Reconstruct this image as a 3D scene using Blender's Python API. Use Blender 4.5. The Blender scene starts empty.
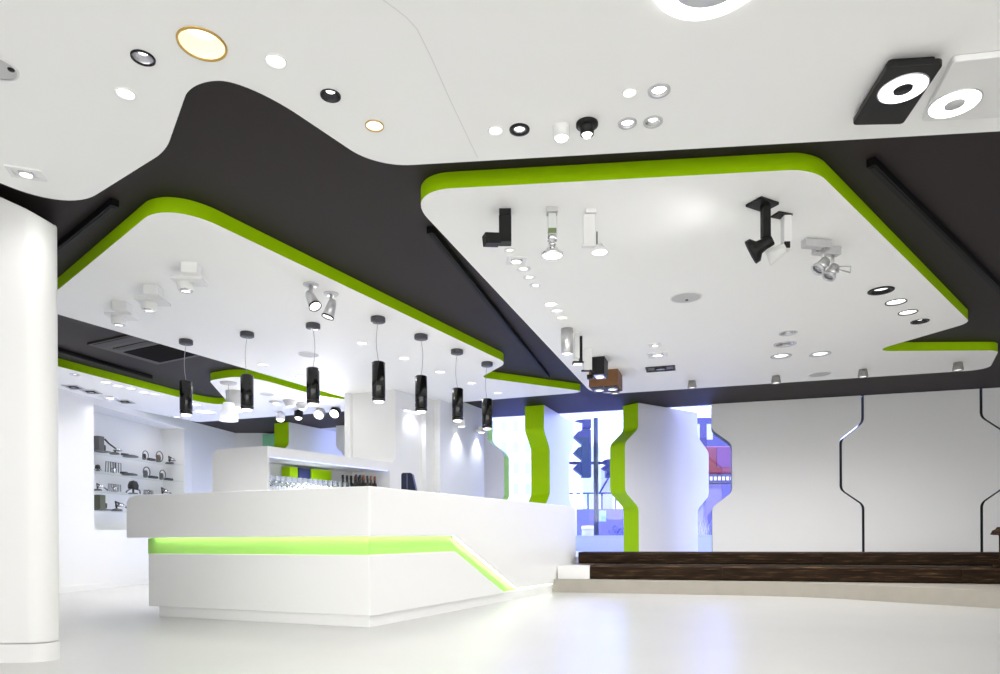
import bpy, bmesh, math, random
from mathutils import Vector, Matrix
from mathutils.geometry import tessellate_polygon
random.seed(7)
S = bpy.context.scene
COL = S.collection
# ------------------------------------------------------------------ camera
F = 1000 * 24 / 36.0
E = 0.75            # eye height
RHO = 0.0055        # slight roll of the picture
HU, HV = 500.0, 536.0
W = 2.80            # underside of the white ceiling panels
D = 2.90            # underside of the dark slab
cam = bpy.data.cameras.new('camera'); camo = bpy.data.objects.new('camera', cam); COL.objects.link(camo)
cam.lens = 24; cam.sensor_width = 36; cam.sensor_fit = 'HORIZONTAL'
cam.shift_y = (HV - 337) / 1000.0
cam.clip_start = 0.05; cam.clip_end = 300
camo.matrix_world = Matrix.Translation((0, 0, E)) @ Matrix.Rotation(math.pi / 2, 4, 'X') @ Matrix.Rotation(-RHO, 4, 'Z')
S.camera = camo

def ab(u, v):
    du, dv = u - HU, HV - v
    c, s = math.cos(RHO), math.sin(RHO)
    return du * c + dv * s, -du * s + dv * c
def on(u, v, z):                       # picture measurement -> point on the horizontal plane z
    a, b = ab(u, v); Y = F * (z - E) / b
    return Vector((a * Y / F, Y, z))
def at(u, v, Y):
    a, b = ab(u, v)
    return Vector((a * Y / F, Y, E + b * Y / F))

# ------------------------------------------------------------------ materials
def mat(name, col, rough=0.5, metal=0.0, noise=0.0, nscale=8.0, emit=None, es=0.0, spec=0.5, trans=0.0, bump=0.0, coat=0.0):
    m = bpy.data.materials.new(name); m.use_nodes = True
    nt = m.node_tree; b = nt.nodes['Principled BSDF']
    b.inputs['Base Color'].default_value = (*col, 1); b.inputs['Roughness'].default_value = rough
    b.inputs['Metallic'].default_value = metal; b.inputs['Specular IOR Level'].default_value = spec
    b.inputs['Transmission Weight'].default_value = trans; b.inputs['Coat Weight'].default_value = coat
    if noise > 0 or bump > 0:
        tc = nt.nodes.new('ShaderNodeTexCoord'); n = nt.nodes.new('ShaderNodeTexNoise')
        n.inputs['Scale'].default_value = nscale; n.inputs['Detail'].default_value = 4
        nt.links.new(tc.outputs['Object'], n.inputs['Vector'])
        if noise > 0:
            mx = nt.nodes.new('ShaderNodeMix'); mx.data_type = 'RGBA'
            mx.inputs[6].default_value = (*[max(0, c * (1 - noise)) for c in col], 1)
            mx.inputs[7].default_value = (*[min(1, c * (1 + noise)) for c in col], 1)
            nt.links.new(n.outputs['Fac'], mx.inputs[0]); nt.links.new(mx.outputs[2], b.inputs['Base Color'])
        if bump > 0:
            bp = nt.nodes.new('ShaderNodeBump'); bp.inputs['Strength'].default_value = bump; bp.inputs['Distance'].default_value = 0.02
            nt.links.new(n.outputs['Fac'], bp.inputs['Height']); nt.links.new(bp.outputs['Normal'], b.inputs['Normal'])
    if emit:
        b.inputs['Emission Color'].default_value = (*emit, 1); b.inputs['Emission Strength'].default_value = es
    return m
WHITE = mat('white_plaster', (0.78, 0.78, 0.765), 0.55, noise=0.01, nscale=3)
CEILW = mat('white_ceiling_paint', (0.93, 0.93, 0.915), 0.6, noise=0.005, nscale=3)
PANELW = mat('white_lacquer', (0.78, 0.78, 0.78), 0.38, noise=0.01, nscale=2)
COUNTERW = mat('white_solid_surface', (0.89, 0.89, 0.88), 0.30, noise=0.008, nscale=2)
GREEN = mat('lime_paint', (0.36, 0.62, 0.000), 0.5, spec=.12, noise=0.03, nscale=4)
LEDGREEN = mat('lime_band', (0.40, 0.72, 0.16), 0.35, noise=0.02, nscale=4)
DARK = mat('charcoal_ceiling', (0.0195, 0.0138, 0.0130), 0.6, spec=.25, noise=0.06, nscale=2)
BLACK = mat('black_metal', (0.010, 0.010, 0.010), 0.45, noise=0.1, nscale=20, spec=.25)
BLACKM = mat('black_matt', (0.006, 0.006, 0.006), 0.5, noise=0.1, nscale=20, spec=.12)
BLACKG = mat('black_gloss', (0.008, 0.008, 0.008), 0.12, noise=0.1, nscale=20)
GREYC = mat('grey_cap', (0.05, 0.05, 0.06), 0.4, noise=0.1, nscale=20)
CHROME = mat('chrome', (0.75, 0.75, 0.76), 0.12, metal=1.0, noise=0.03, nscale=20)
SILVER = mat('brushed_silver', (0.62, 0.62, 0.63), 0.35, metal=0.8, noise=0.05, nscale=30)
ALU = mat('aluminium', (0.55, 0.55, 0.56), 0.4, metal=0.3, noise=0.05, nscale=30)
LGREY = mat('light_grey_grille', (0.55, 0.55, 0.55), 0.6, noise=0.05, nscale=60)
SEAM = mat('joint_filler', (0.74, 0.74, 0.725), 0.6, noise=0.02, nscale=30)
GOLD = mat('gold_rim', (0.55, 0.36, 0.10), 0.35, metal=0.5, noise=0.05, nscale=20)
WFIX = mat('white_fixture', (0.80, 0.80, 0.79), 0.35, noise=0.01, nscale=20)
DCUP = mat('dark_reflector', (0.05, 0.05, 0.055), 0.25, metal=0.6, noise=0.05, nscale=30)
SCUP = mat('silver_reflector', (0.6, 0.6, 0.65), 0.2, metal=0.7, noise=0.05, nscale=30)
LENS = mat('lit_lens', (0.9, 0.9, 0.9), 0.4, emit=(1, 0.98, 0.95), es=1.3)
LENSW = mat('warm_lens', (0.9, 0.85, 0.7), 0.4, emit=(1, 0.90, 0.66), es=.55)
GOLDGLOW = mat('warm_cup', (0.85, 0.72, 0.45), 0.4, emit=(1, 0.82, 0.5), es=.30)
CUPM = mat('cup_metal', (.33,.32,.31), .35, metal=.5, noise=.05, nscale=20)
WARMCUP = mat('pale_warm_cup', (0.9, 0.85, 0.7), 0.4, emit=(1, 0.92, 0.72), es=0.35)
LENSB = mat('cool_lens', (0.9, 0.9, 0.95), 0.4, emit=(0.85, 0.85, 1.0), es=.45)
LENSY = mat('pale_warm_lens', (0.9, 0.9, 0.8), 0.4, emit=(1.0, 0.97, 0.82), es=.5)
LENSDIM = mat('soft_lens', (0.9, 0.9, 0.9), 0.4, emit=(1, 1, 1), es=.6)
LED = mat('led_strip', (0.9, 0.95, 0.8), 0.4, emit=(0.90, 1.0, 0.90), es=3.2)
LEDV = mat('cool_led_strip', (0.8, 0.8, 1), 0.4, emit=(0.35, 0.42, 1.0), es=.45)
WOODBOX = mat('walnut_box', (0.20, 0.095, 0.04), 0.55, noise=0.25, nscale=15, spec=.25)
NAVY = mat('navy_plastic', (0.004, 0.006, 0.022), 0.45, noise=0.1, nscale=20, spec=.2)
GLASS = mat('clear_glass', (0.93, 0.95, 1.0), 0.03, trans=1.0, noise=0.005, nscale=5)
LABELG = mat('olive_label', (0.22, 0.28, 0.13), 0.5, noise=0.05, nscale=20)
CABLE = mat('cable', (0.35, 0.35, 0.35), 0.5, noise=0.05, nscale=20)
def thin_glass(name, tint, refl=0.08):
    m = bpy.data.materials.new(name); m.use_nodes = True; nt = m.node_tree
    for n in list(nt.nodes): nt.nodes.remove(n)
    o = nt.nodes.new('ShaderNodeOutputMaterial'); mx = nt.nodes.new('ShaderNodeMixShader')
    t = nt.nodes.new('ShaderNodeBsdfTransparent'); g = nt.nodes.new('ShaderNodeBsdfGlossy')
    t.inputs['Color'].default_value = (*tint, 1); g.inputs['Roughness'].default_value = 0.02
    mx.inputs[0].default_value = refl
    nt.links.new(t.outputs[0], mx.inputs[1]); nt.links.new(g.outputs[0], mx.inputs[2]); nt.links.new(mx.outputs[0], o.inputs[0])
    return m
PANE = thin_glass('window_glass', (0.88, 0.90, 1.0), 0.05)
SHELFG = thin_glass('shelf_glass', (0.96, 0.975, 0.97), 0.06)

def wood_mat():
    m = mat('weathered_beam', (0.05, 0.03, 0.02), 0.75, spec=.15); nt = m.node_tree; b = nt.nodes['Principled BSDF']
    tc = nt.nodes.new('ShaderNodeTexCoord'); mp = nt.nodes.new('ShaderNodeMapping'); mp.inputs['Scale'].default_value = (1.2, 9, 26)
    n = nt.nodes.new('ShaderNodeTexNoise'); n.inputs['Scale'].default_value = 2.0; n.inputs['Detail'].default_value = 8; n.inputs['Roughness'].default_value = 0.65
    r = nt.nodes.new('ShaderNodeValToRGB')
    r.color_ramp.elements[0].position = 0.32; r.color_ramp.elements[0].color = (0.008, 0.0042, 0.002, 1)
    r.color_ramp.elements[1].position = 0.75; r.color_ramp.elements[1].color = (0.20, 0.115, 0.055, 1)
    e = r.color_ramp.elements.new(0.55); e.color = (0.030, 0.016, 0.0075, 1)
    nt.links.new(tc.outputs['Object'], mp.inputs[0]); nt.links.new(mp.outputs[0], n.inputs['Vector'])
    nt.links.new(n.outputs['Fac'], r.inputs[0]); nt.links.new(r.outputs[0], b.inputs['Base Color'])
    bp = nt.nodes.new('ShaderNodeBump'); bp.inputs['Strength'].default_value = 0.5; bp.inputs['Distance'].default_value = 0.02
    nt.links.new(n.outputs['Fac'], bp.inputs['Height']); nt.links.new(bp.outputs[0], b.inputs['Normal'])
    return m
BEAM = wood_mat()
def floor_mat():
    m = mat('polished_floor', (0.62, 0.61, 0.585), 0.22); nt = m.node_tree; b = nt.nodes['Principled BSDF']
    tc = nt.nodes.new('ShaderNodeTexCoord'); n = nt.nodes.new('ShaderNodeTexNoise'); n.inputs['Scale'].default_value = 1.1; n.inputs['Detail'].default_value = 5
    r = nt.nodes.new('ShaderNodeValToRGB')
    n.inputs['Detail'].default_value = 2
    r.color_ramp.elements[0].position = 0.3; r.color_ramp.elements[0].color = (0.55, 0.548, 0.53, 1)
    r.color_ramp.elements[1].position = 0.7; r.color_ramp.elements[1].color = (0.58, 0.578, 0.56, 1)
    nt.links.new(tc.outputs['Object'], n.inputs['Vector']); nt.links.new(n.outputs['Fac'], r.inputs[0]); nt.links.new(r.outputs[0], b.inputs['Base Color'])
    b.inputs['Roughness'].default_value = .3
    return m
FLOORM = floor_mat()
STONE = mat('pale_stone', (0.40, 0.37, 0.32), 0.5, noise=0.10, nscale=6)

# ------------------------------------------------------------------ mesh helpers
def box(bm, c, s, M=None):
    x, y, z = c; a, b, d = s[0] / 2, s[1] / 2, s[2] / 2
    vs = []
    for dx, dy, dz in ((-a,-b,-d),(a,-b,-d),(a,b,-d),(-a,b,-d),(-a,-b,d),(a,-b,d),(a,b,d),(-a,b,d)):
        p = Vector((x+dx, y+dy, z+dz))
        vs.append(bm.verts.new(M @ p if M else p))
    for f in ((3,2,1,0),(4,5,6,7),(0,1,5,4),(1,2,6,5),(2,3,7,6),(3,0,4,7)):
        bm.faces.new([vs[i] for i in f])
def frame_of(d):
    d = d.normalized(); h = Vector((0, 0, 1)) if abs(d.z) < 0.95 else Vector((1, 0, 0))
    x = d.cross(h).normalized(); y = d.cross(x).normalized()
    return x, y
def tube(bm, p0, p1, r0, r1=None, n=20, cap0=True, cap1=True):
    p0, p1 = Vector(p0), Vector(p1); r1 = r0 if r1 is None else r1
    x, y = frame_of(p1 - p0)
    A = [bm.verts.new(p0 + (x*math.cos(t)+y*math.sin(t))*r0) for t in [2*math.pi*i/n for i in range(n)]]
    B = [bm.verts.new(p1 + (x*math.cos(t)+y*math.sin(t))*r1) for t in [2*math.pi*i/n for i in range(n)]]
    for i in range(n):
        f = bm.faces.new([A[i], A[(i+1)%n], B[(i+1)%n], B[i]]); f.smooth = True
    if cap0: bm.faces.new(A[::-1])
    if cap1: bm.faces.new(B)
def lathe(bm, prof, n=28, c=(0,0,0), axis=None, closed=False):
    """prof: (r, h) pairs along the axis."""
    c = Vector(c); d = Vector(axis) if axis else Vector((0, 0, 1)); d.normalize()
    x, y = frame_of(d); rings = []
    for r, h in prof:
        if r <= 1e-6: rings.append([bm.verts.new(c + d*h)])
        else: rings.append([bm.verts.new(c + d*h + (x*math.cos(t)+y*math.sin(t))*r) for t in [2*math.pi*i/n for i in range(n)]])
    pairs = list(zip(rings, rings[1:])) + ([(rings[-1], rings[0])] if closed else [])
    for a, b in pairs:
        for i in range(n):
            j = (i+1) % n
            if len(a) == 1 and len(b) == 1: continue
            if len(a) == 1: f = bm.faces.new([a[0], b[j], b[i]])
            elif len(b) == 1: f = bm.faces.new([a[i], a[j], b[0]])
            else: f = bm.faces.new([a[i], a[j], b[j], b[i]])
            f.smooth = True
def wire(bm, pts, r, n=8, closed=False):
    pts = [Vector(p) for p in pts]; m = len(pts); rings = []
    for i, p in enumerate(pts):
        if closed: d = pts[(i+1)%m] - pts[i-1]
        else: d = pts[min(i+1, m-1)] - pts[max(i-1, 0)]
        x, y = frame_of(d)
        if rings:
            px = rings[-1][1]; x = (px - d.normalized()*px.dot(d.normalized())).normalized(); y = d.normalized().cross(x)
        else: y = d.normalized().cross(x)
        rings.append(([bm.verts.new(p + (x*math.cos(t)+y*math.sin(t))*r) for t in [2*math.pi*k/n for k in range(n)]], x))
    R = [q[0] for q in rings]
    for k in range(m - (0 if closed else 1)):
        a, b = R[k], R[(k+1)%m]
        for i in range(n):
            f = bm.faces.new([a[i], a[(i+1)%n], b[(i+1)%n], b[i]]); f.smooth = True
    if not closed:
        bm.faces.new(R[0][::-1]); bm.faces.new(R[-1])
def prism(bm, pts, z0, z1, M=None, smooth=False):
    """vertical prism over a plan polygon (2D points)."""
    T = (lambda p: M @ p) if M else (lambda p: p)
    A = [bm.verts.new(T(Vector((p[0], p[1], z0)))) for p in pts]; B = [bm.verts.new(T(Vector((p[0], p[1], z1)))) for p in pts]
    n = len(pts)
    for i in range(n):
        f = bm.faces.new([A[i], A[(i+1)%n], B[(i+1)%n], B[i]]); f.smooth = smooth
    bm.faces.new(A[::-1]); bm.faces.new(B)
def obj(name, bm, m, parent=None, loc=None, bevel=0, seg=2, auto=False):
    bmesh.ops.recalc_face_normals(bm, faces=bm.faces)
    me = bpy.data.meshes.new(name); bm.to_mesh(me); bm.free()
    for x in (m if isinstance(m, (list, tuple)) else [m]): me.materials.append(x)
    o = bpy.data.objects.new(name, me); COL.objects.link(o)
    if parent: o.parent = parent
    if loc is not None: o.location = loc
    if bevel:
        b = o.modifiers.new('bevel', 'BEVEL'); b.width = bevel; b.segments = seg; b.limit_method = 'ANGLE'; b.angle_limit = math.radians(35)
    return o
def tag(o, label, cat, group=None):
    o['label'] = label; o['category'] = cat
    if group: o['group'] = group
    return o
def thing(name, label, cat, loc=(0,0,0), group=None, rotz=0.0):
    o = bpy.data.objects.new(name, None); COL.objects.link(o); o.location = loc; o.rotation_euler = (0, 0, rotz)
    o.empty_display_size = 0.1
    return tag(o, label, cat, group)
def struct(name, bm, m, parent=None, **k):
    o = obj(name, bm, m, parent, **k)
    if parent is None: o['kind'] = 'structure'
    return o
def NB(): return bmesh.new()
def one(fn, *a, **k):
    bm = bmesh.new(); fn(bm, *a, **k); return bm
def fillet(corners, seg=12):
    """corners: (x, y, tangent length) -> smoothed outline."""
    out = []; n = len(corners)
    for i in range(n):
        x, y, t = corners[i]; P = Vector((x, y))
        if not isinstance(t, tuple) and t <= 0: out.append(P); continue
        A = Vector(corners[i-1][:2]); B = Vector(corners[(i+1) % n][:2])
        ta, tb = (t if not isinstance(t, tuple) else t[0]), (t if not isinstance(t, tuple) else t[1])
        p0 = P + (A-P).normalized() * min(ta, (A-P).length*0.49); p2 = P + (B-P).normalized() * min(tb, (B-P).length*0.49)
        for k in range(seg+1):
            s = k/seg; w = 0.8
            a, b, c = (1-s)**2, 2*s*(1-s)*w, s*s
            out.append((p0*a + P*b + p2*c) / (a+b+c))
    return out
LAMPS = []
def lamp(name, loc, power, angle=110, blend=0.9, size=0.04, col=(1, 0.98, 0.965), aim=(0, 0, -1), parent=None):
    l = bpy.data.lights.new(name, 'SPOT'); l.energy = power*2.4; l.spot_size = math.radians(angle); l.spot_blend = blend
    l.shadow_soft_size = size; l.color = col
    o = bpy.data.objects.new(name, l); COL.objects.link(o); o.location = loc
    o.rotation_euler = Vector(aim).to_track_quat('-Z', 'Y').to_euler()
    if parent: o.parent = parent
    return o

# ------------------------------------------------------------------ room shell
bm = NB(); prism(bm, [(-8.5,-5),(10.5,-5),(10.5,10.6),(2.6,9.9),(-1,10.9),(-8.5,14.5)], -0.12, 0.0)
struct('floor', bm, FLOORM)
WD = Vector((0.9605, -0.2785, 0))               # direction along the window wall
def wl(s, off=0.0, z=0.0):                      # point on the window-wall line, off metres behind it
    return Vector((0, 11.91, z)) + WD*s + Vector((0.2785, 0.9605, 0))*off
cends = [(-8.5,-5),(10.5,-5)] + [tuple(wl(10.6, .12)[:2]), tuple(wl(-2.2, .12)[:2])] + [(-4.0, 13.4), (-4.0,14.2),(-8.5,14.2)]
bm = NB(); prism(bm, cends, D, D+0.2); struct('ceiling', bm, DARK)

# left display wall, with its niche
def lw(Y, off=0.0, z=0.0):                      # point on the left wall face
    return Vector((-6.01 + 0.131*(Y-9.11) - off, Y, z))
NY0, NY1, NZ0, NZ1, ND = 9.74, 11.93, 0.875, 2.70, 0.39
def wallquads(bm):
    def q(a, b, c, d): bm.faces.new([bm.verts.new(p) for p in (a, b, c, d)])
    Ya, Yb = 3.9, 12.12
    q(lw(Ya,0,0), lw(Yb,0,0), lw(Yb,0,NZ0), lw(Ya,0,NZ0))
    q(lw(Ya,0,NZ1), lw(Yb,0,NZ1), lw(Yb,0,D), lw(Ya,0,D))
    q(lw(Ya,0,NZ0), lw(NY0,0,NZ0), lw(NY0,0,NZ1), lw(Ya,0,NZ1))
    q(lw(NY1,0,NZ0), lw(Yb,0,NZ0), lw(Yb,0,NZ1), lw(NY1,0,NZ1))
    q(lw(NY0,ND,NZ0), lw(NY1,ND,NZ0), lw(NY1,ND,NZ1), lw(NY0,ND,NZ1))
    q(lw(NY0,0,NZ0), lw(NY1,0,NZ0), lw(NY1,ND,NZ0), lw(NY0,ND,NZ0))
    q(lw(NY0,0,NZ1), lw(NY1,0,NZ1), lw(NY1,ND,NZ1), lw(NY0,ND,NZ1))
    q(lw(NY0,0,NZ0), lw(NY0,ND,NZ0), lw(NY0,ND,NZ1), lw(NY0,0,NZ1))
    q(lw(NY1,0,NZ0), lw(NY1,ND,NZ0), lw(NY1,ND,NZ1), lw(NY1,0,NZ1))
    # rounded far end that turns back to the set-back wall
    pts = []
    for k in range(9):
        t = math.pi/2*k/8
        c = lw(Yb, 0.12)
        pts.append(Vector((c.x + 0.12*math.cos(t), c.y + 0.12*math.sin(t), 0)))
    for a, b in zip(pts, pts[1:]):
        q(Vector((a.x,a.y,0)), Vector((b.x,b.y,0)), Vector((b.x,b.y,D)), Vector((a.x,a.y,D)))
    a = pts[-1]; q(a, Vector((a.x-0.9,a.y,0)), Vector((a.x-0.9,a.y,D)), Vector((a.x,a.y,D)))
bm = NB(); wallquads(bm); bmesh.ops.remove_doubles(bm, verts=bm.verts, dist=1e-4)
struct('wall_left', bm, WHITE)
bm = NB(); p = [lw(4.0,.0), lw(12.1,.0), lw(12.1,-.015), lw(4.0,-.015)]; prism(bm, [q[:2] for q in p], 0, 0.085); struct('baseboard_left', bm, WHITE)
bm = NB(); p = [(-5.72,12.2),(-5.43,13.75),(-5.6,13.8),(-5.95,12.2)]; prism(bm, p, 0, D); struct('wall_left_rear', bm, WHITE)
bm = NB(); p = [(-5.6,13.72),(-4.35,13.75),(-4.35,13.9),(-5.6,13.9)]; prism(bm, p, 0, D); struct('wall_rear', bm, WHITE)
bm = NB(); prism(bm, [(-4.5,14.25),(-1.1,14.25),(-1.1,14.4),(-4.5,14.4)], 0, 3.9); struct('wall_rear_sky_block', bm, WHITE)  # added wall, blocks blue sky glare from the left of the room
# column at the left edge of the room
cp = [(-6.64,4.03),(-3.15,4.02),(-2.860,4.02)]
for k in range(1, 13):
    t = -math.pi/2 + math.pi/2*k/12; cp.append((-2.860 + 0.12*math.cos(t), 4.14 + 0.12*math.sin(t)))
cp += [(-2.835,4.28),(-3.19,4.80),(-6.56,4.8)]
bm = NB(); prism(bm, cp, 0.115, D)
for v in bm.verts:
    if v.co.z > 1: v.co.z = min(D-.003, 2.86 - .487*(v.co.x+3.09))
struct('wall_column', bm, WHITE, bevel=.012)
bm = NB(); prism(bm, [(x+0.006*(x+2.9), y+.008) for x, y in cp], 0, 0.112); struct('baseboard_column', bm, WHITE)
# walls out of sight that close the room
bm = NB(); prism(bm, [(-8.5,-5),(-8.4,-5),(-8.4,4.1),(-8.5,4.1)], 0, D); struct('wall_side', bm, WHITE)
bm = NB(); prism(bm, [(9.45,-5),(9.65,-5),(9.65,9.3),(9.45,9.3)], 0, D); struct('wall_right', bm, WHITE)

# ------------------------------------------------------------------ ceiling panels (white islands with lime edges)
def px(pts):                                    # (u, v, tangent) on the plane W
    out = []
    for u, v, t in pts:
        p = on(u, v, W); out.append((p.x, p.y, t))
    return out
HOLES = {'near': [], 'left': [], 'far': [], 'right': []}
OUT = {}
OUT['near'] = fillet(px([(-150,123,0),(70,211,.34),(166,151,.11),(190.5,81,.13),(247,80.5,.30),(376,167,.20),(1250,117,0)]) + [(9.5,3.0,0),(9.5,-4.8,0),(-8.3,-4.8,0),(-8.3,3.2,0)])
OUT['left'] = fillet(px([(36,308,.1),(166,200.5,(.34,.38)),(507,363,.16),(480.5,377.5,.12),(589,391.9,.25),(383,408.5,.1)]))
OUT['right'] = fillet(px([(402,191,(.36,.30)),(814.5,168.8,(.14,.16)),(970.5,322.5,(.12,.12)),(872,351.2,.22),(999,350.4,.12),(989,369.5,.25),(593.5,395,(.45,.45))]))
OUT['far'] = fillet(px([(0,351.5,0),(206,404.3,.75),(229.5,404,0),(209,380.5,.10),(245,374.7,.5),(330,399.5,.7),(372,399.5,0),(430,406,0),(340,411.6,0),(198,422.2,.1),(120,407,0),(20,384,0)]))
# ------------------------------------------------------------------ light fixtures
def radius(u, v, w, z=W):
    a, b = ab(u, v); Y = F*(z-E)/b
    return w/2*Y/math.sqrt(F*F+a*a)
def downlight(u, v, w, panel, kind, label, group, watts=0, name='downlight'):
    p = on(u, v, W); r = radius(u, v, w)
    t = thing(name, label, 'ceiling light', p, group)
    spec = {  # trim material, hole/outer ratio, cup depth, lens/outer ratio, cup material, lens material
        'bright': (WFIX, .90, .012, .84, WFIX, LENS), 'ring': (ALU, .72, .006, .64, SCUP, LENS), 'black': (BLACK, .60, .006, .52, SCUP, LENS),
        'gold': (GOLD, .90, .06, .60, GOLDGLOW, LENSW), 'goldsmall': (GOLD, .90, .02, .6, WARMCUP, LENS), 'darkcup': (DCUP, .90, .020, .45, DCUP, LENS), 'silvercup': (BLACK, .83, .022, .42, SCUP, LENS),
        'cool': (WFIX, .92, .012, .86, WFIX, LENSB), 'pale': (WFIX, .92, .012, .86, WFIX, LENSY), 'soft': (WFIX, .62, .004, .56, WFIX, LENS), 'blackring': (BLACK, .70, .02, .60, BLACK, LENSDIM), 'clear': (LGREY, .80, .012, .50, CHROME, LENSDIM), 'crystal': (LGREY, .82, .02, .45, SCUP, SILVER), 'thinblack': (BLACK, .90, .012, .84, WFIX, LENS)}[kind]
    trim, hr, dep, lr, cupm, lensm = spec
    h = r*hr
    HOLES[panel].append((p.x, p.y, h))
    bm = NB(); lathe(bm, [(r, 0.001), (r*.985, -0.006), (h*1.02, -0.007), (h*.985, 0.002)], 36); obj('trim_ring', bm, trim, t)
    bm = NB(); lathe(bm, [(h*.99, 0.0), (h*.9, dep*.4), (r*lr, dep)], 36); obj('reflector', bm, cupm, t)
    bm = NB(); lathe(bm, [(r*lr, dep), (0, dep*.96)], 32); obj('lens', bm, lensm, t)
    if watts: lamp('bulb', (0, 0, -0.02), watts*{'near': .32 if u < 300 else .10, 'left': .8, 'right': 1.05, 'far': .5}[panel], 160, 1.0, max(.02, h*.7), parent=t)
    return t
GN = 'downlights in the near white ceiling'
downlight(202,44,52,'near','gold','large gold-rimmed round downlight glowing warm yellow in the near ceiling',GN,14)
downlight(143,57.5,26,'near','silvercup','black-rimmed recessed downlight with silver bowl, left of the large gold-rimmed one',GN,8)
downlight(125.5,93.3,22,'near','bright','plain bright round downlight below the black-rimmed silver one',GN,14)
downlight(275.8,60.8,22.5,'near','bright','plain bright round downlight to the right of the large gold-rimmed one',GN,14)
downlight(330.5,95.3,21,'near','darkcup','dark bowl recessed downlight with small bright lamp near the ceiling curve',GN,8)
downlight(374.5,125.5,19,'near','goldsmall','small downlight with thin gold rim near the edge of the dark slot',GN,8)
downlight(495.5,130.2,15,'near','bright','small plain bright downlight left of the black ringed heart-lit one',GN,14)
downlight(519.5,129.3,20.5,'near','black','black ringed round downlight between two small bright ones, above the lime edge',GN,8)
downlight(629.5,92.5,15,'near','bright','small plain bright downlight beside the grey ringed one, upper of its row',GN,14)
downlight(659,90.3,23,'near','ring','grey ringed downlight, upper right of the cluster of four',GN,10)
downlight(627.5,123,19,'near','ring','grey ringed downlight, lower left of the cluster of four',GN,10)
downlight(653,121.5,20,'near','clear','clear-ringed faceted downlight, lower right of the cluster of four',GN,10)
# square adjustable fixture at far left
def square_light(u, v, wx, wy, label, group, rot=0.0, m=WFIX, lens=LENS, zz=W, watts=0, slots=False):
    p = on(u, v, zz); t = thing('square_downlight', label, 'ceiling light', p, group, rot)
    bm = NB()
    for s in (-1, 1):
        box(bm, (s*(wx/2-.012), 0, -.005), (.024, wy, .01)); box(bm, (0, s*(wy/2-.012), -.005), (wx-.048, .024, .01))
    obj('frame', bm, m, t)
    bm = NB(); box(bm, (0, 0, -.0015), (wx-.046, wy-.046, .003)); obj('backplate', bm, WFIX if m is WFIX else DCUP, t)
    r = min(wx, wy)*.32
    bm = NB(); lathe(bm, [(r, 0), (r*.9, -.012), (r*.78, -.014)], 28, (0, 0, -.003)); obj('gimbal_ring', bm, CHROME if m is WFIX else BLACK, t)
    bm = NB(); lathe(bm, [(r*.86, -.010), (0, -.013)], 28, (0, 0, -.001)); obj('lens', bm, lens, t)
    if watts: lamp('bulb', (0, 0, -0.03), watts, 160, 1.0, .05, parent=t)
    return t
square_light(26,172.5,.17,.12,'square white adjustable downlight at the far left edge of the near ceiling',GN,.35,watts=2)
# surface cylinders protruding from the near ceiling
def can_light(u, v, w, label, m, group, flange=True, h=.055, watts=1.5):
    p = on(u, v-3, W); r = radius(u, v, w); t = thing('surface_downlight', label, 'ceiling light', p, group)
    if flange: bm = NB(); lathe(bm, [(0,0),(r, 0), (r, -.012), (r*.62, -.016), (0,-.016)], 32); obj('flange', bm, m, t)
    r2 = r*.62 if flange else r
    bm = NB(); lathe(bm, [(r2, -.010 if flange else 0), (r2, -h), (r2*.8, -h-.002), (r2*.78, -h+.012)], 28); obj('housing', bm, m, t)
    bm = NB(); lathe(bm, [(r2*.8, -h+.004), (r2*.5, -h-.012), (0, -h-.018)], 28); obj('lens', bm, LENS, t)
    if watts: lamp('bulb', (0, 0, -h-.04), watts, 120, 1.0, .03, parent=t)
    return t
can_light(561.5,130,17,'short white protruding cylinder downlight left of the black one',WFIX,GN,False)
can_light(587,126.5,22,'black flanged downlight with protruding lamp above the lime edge',BLACK,GN,True)
# big luminous ring at the top edge
def ring_lamp(u, v, r0, r1, drop=.03):
    p = on(u, v, W); t = thing('ring_ceiling_light', 'large glowing ring light cut by the top edge of the picture', 'ceiling light', p)
    bm = NB(); lathe(bm, [(r1*.98, 0), (r1, -drop*.5), (r1*.97, -drop), (r0*1.02, -drop), (r0, -drop*.5), (r0*1.02, 0)], 64, closed=True); obj('diffuser', bm, LENS, t)
    bm = NB(); lathe(bm, [(0, 0), (r0*.99, 0), (r0*.99, -drop-.001), (0, -drop-.001)], 48); obj('centre_plate', bm, WFIX, t)
    lamp('bulb', (0, 0, -.06), 2.5, 165, 1.0, .2, parent=t)
ring_lamp(711.5,-27,.144,.213,.014)
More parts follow.
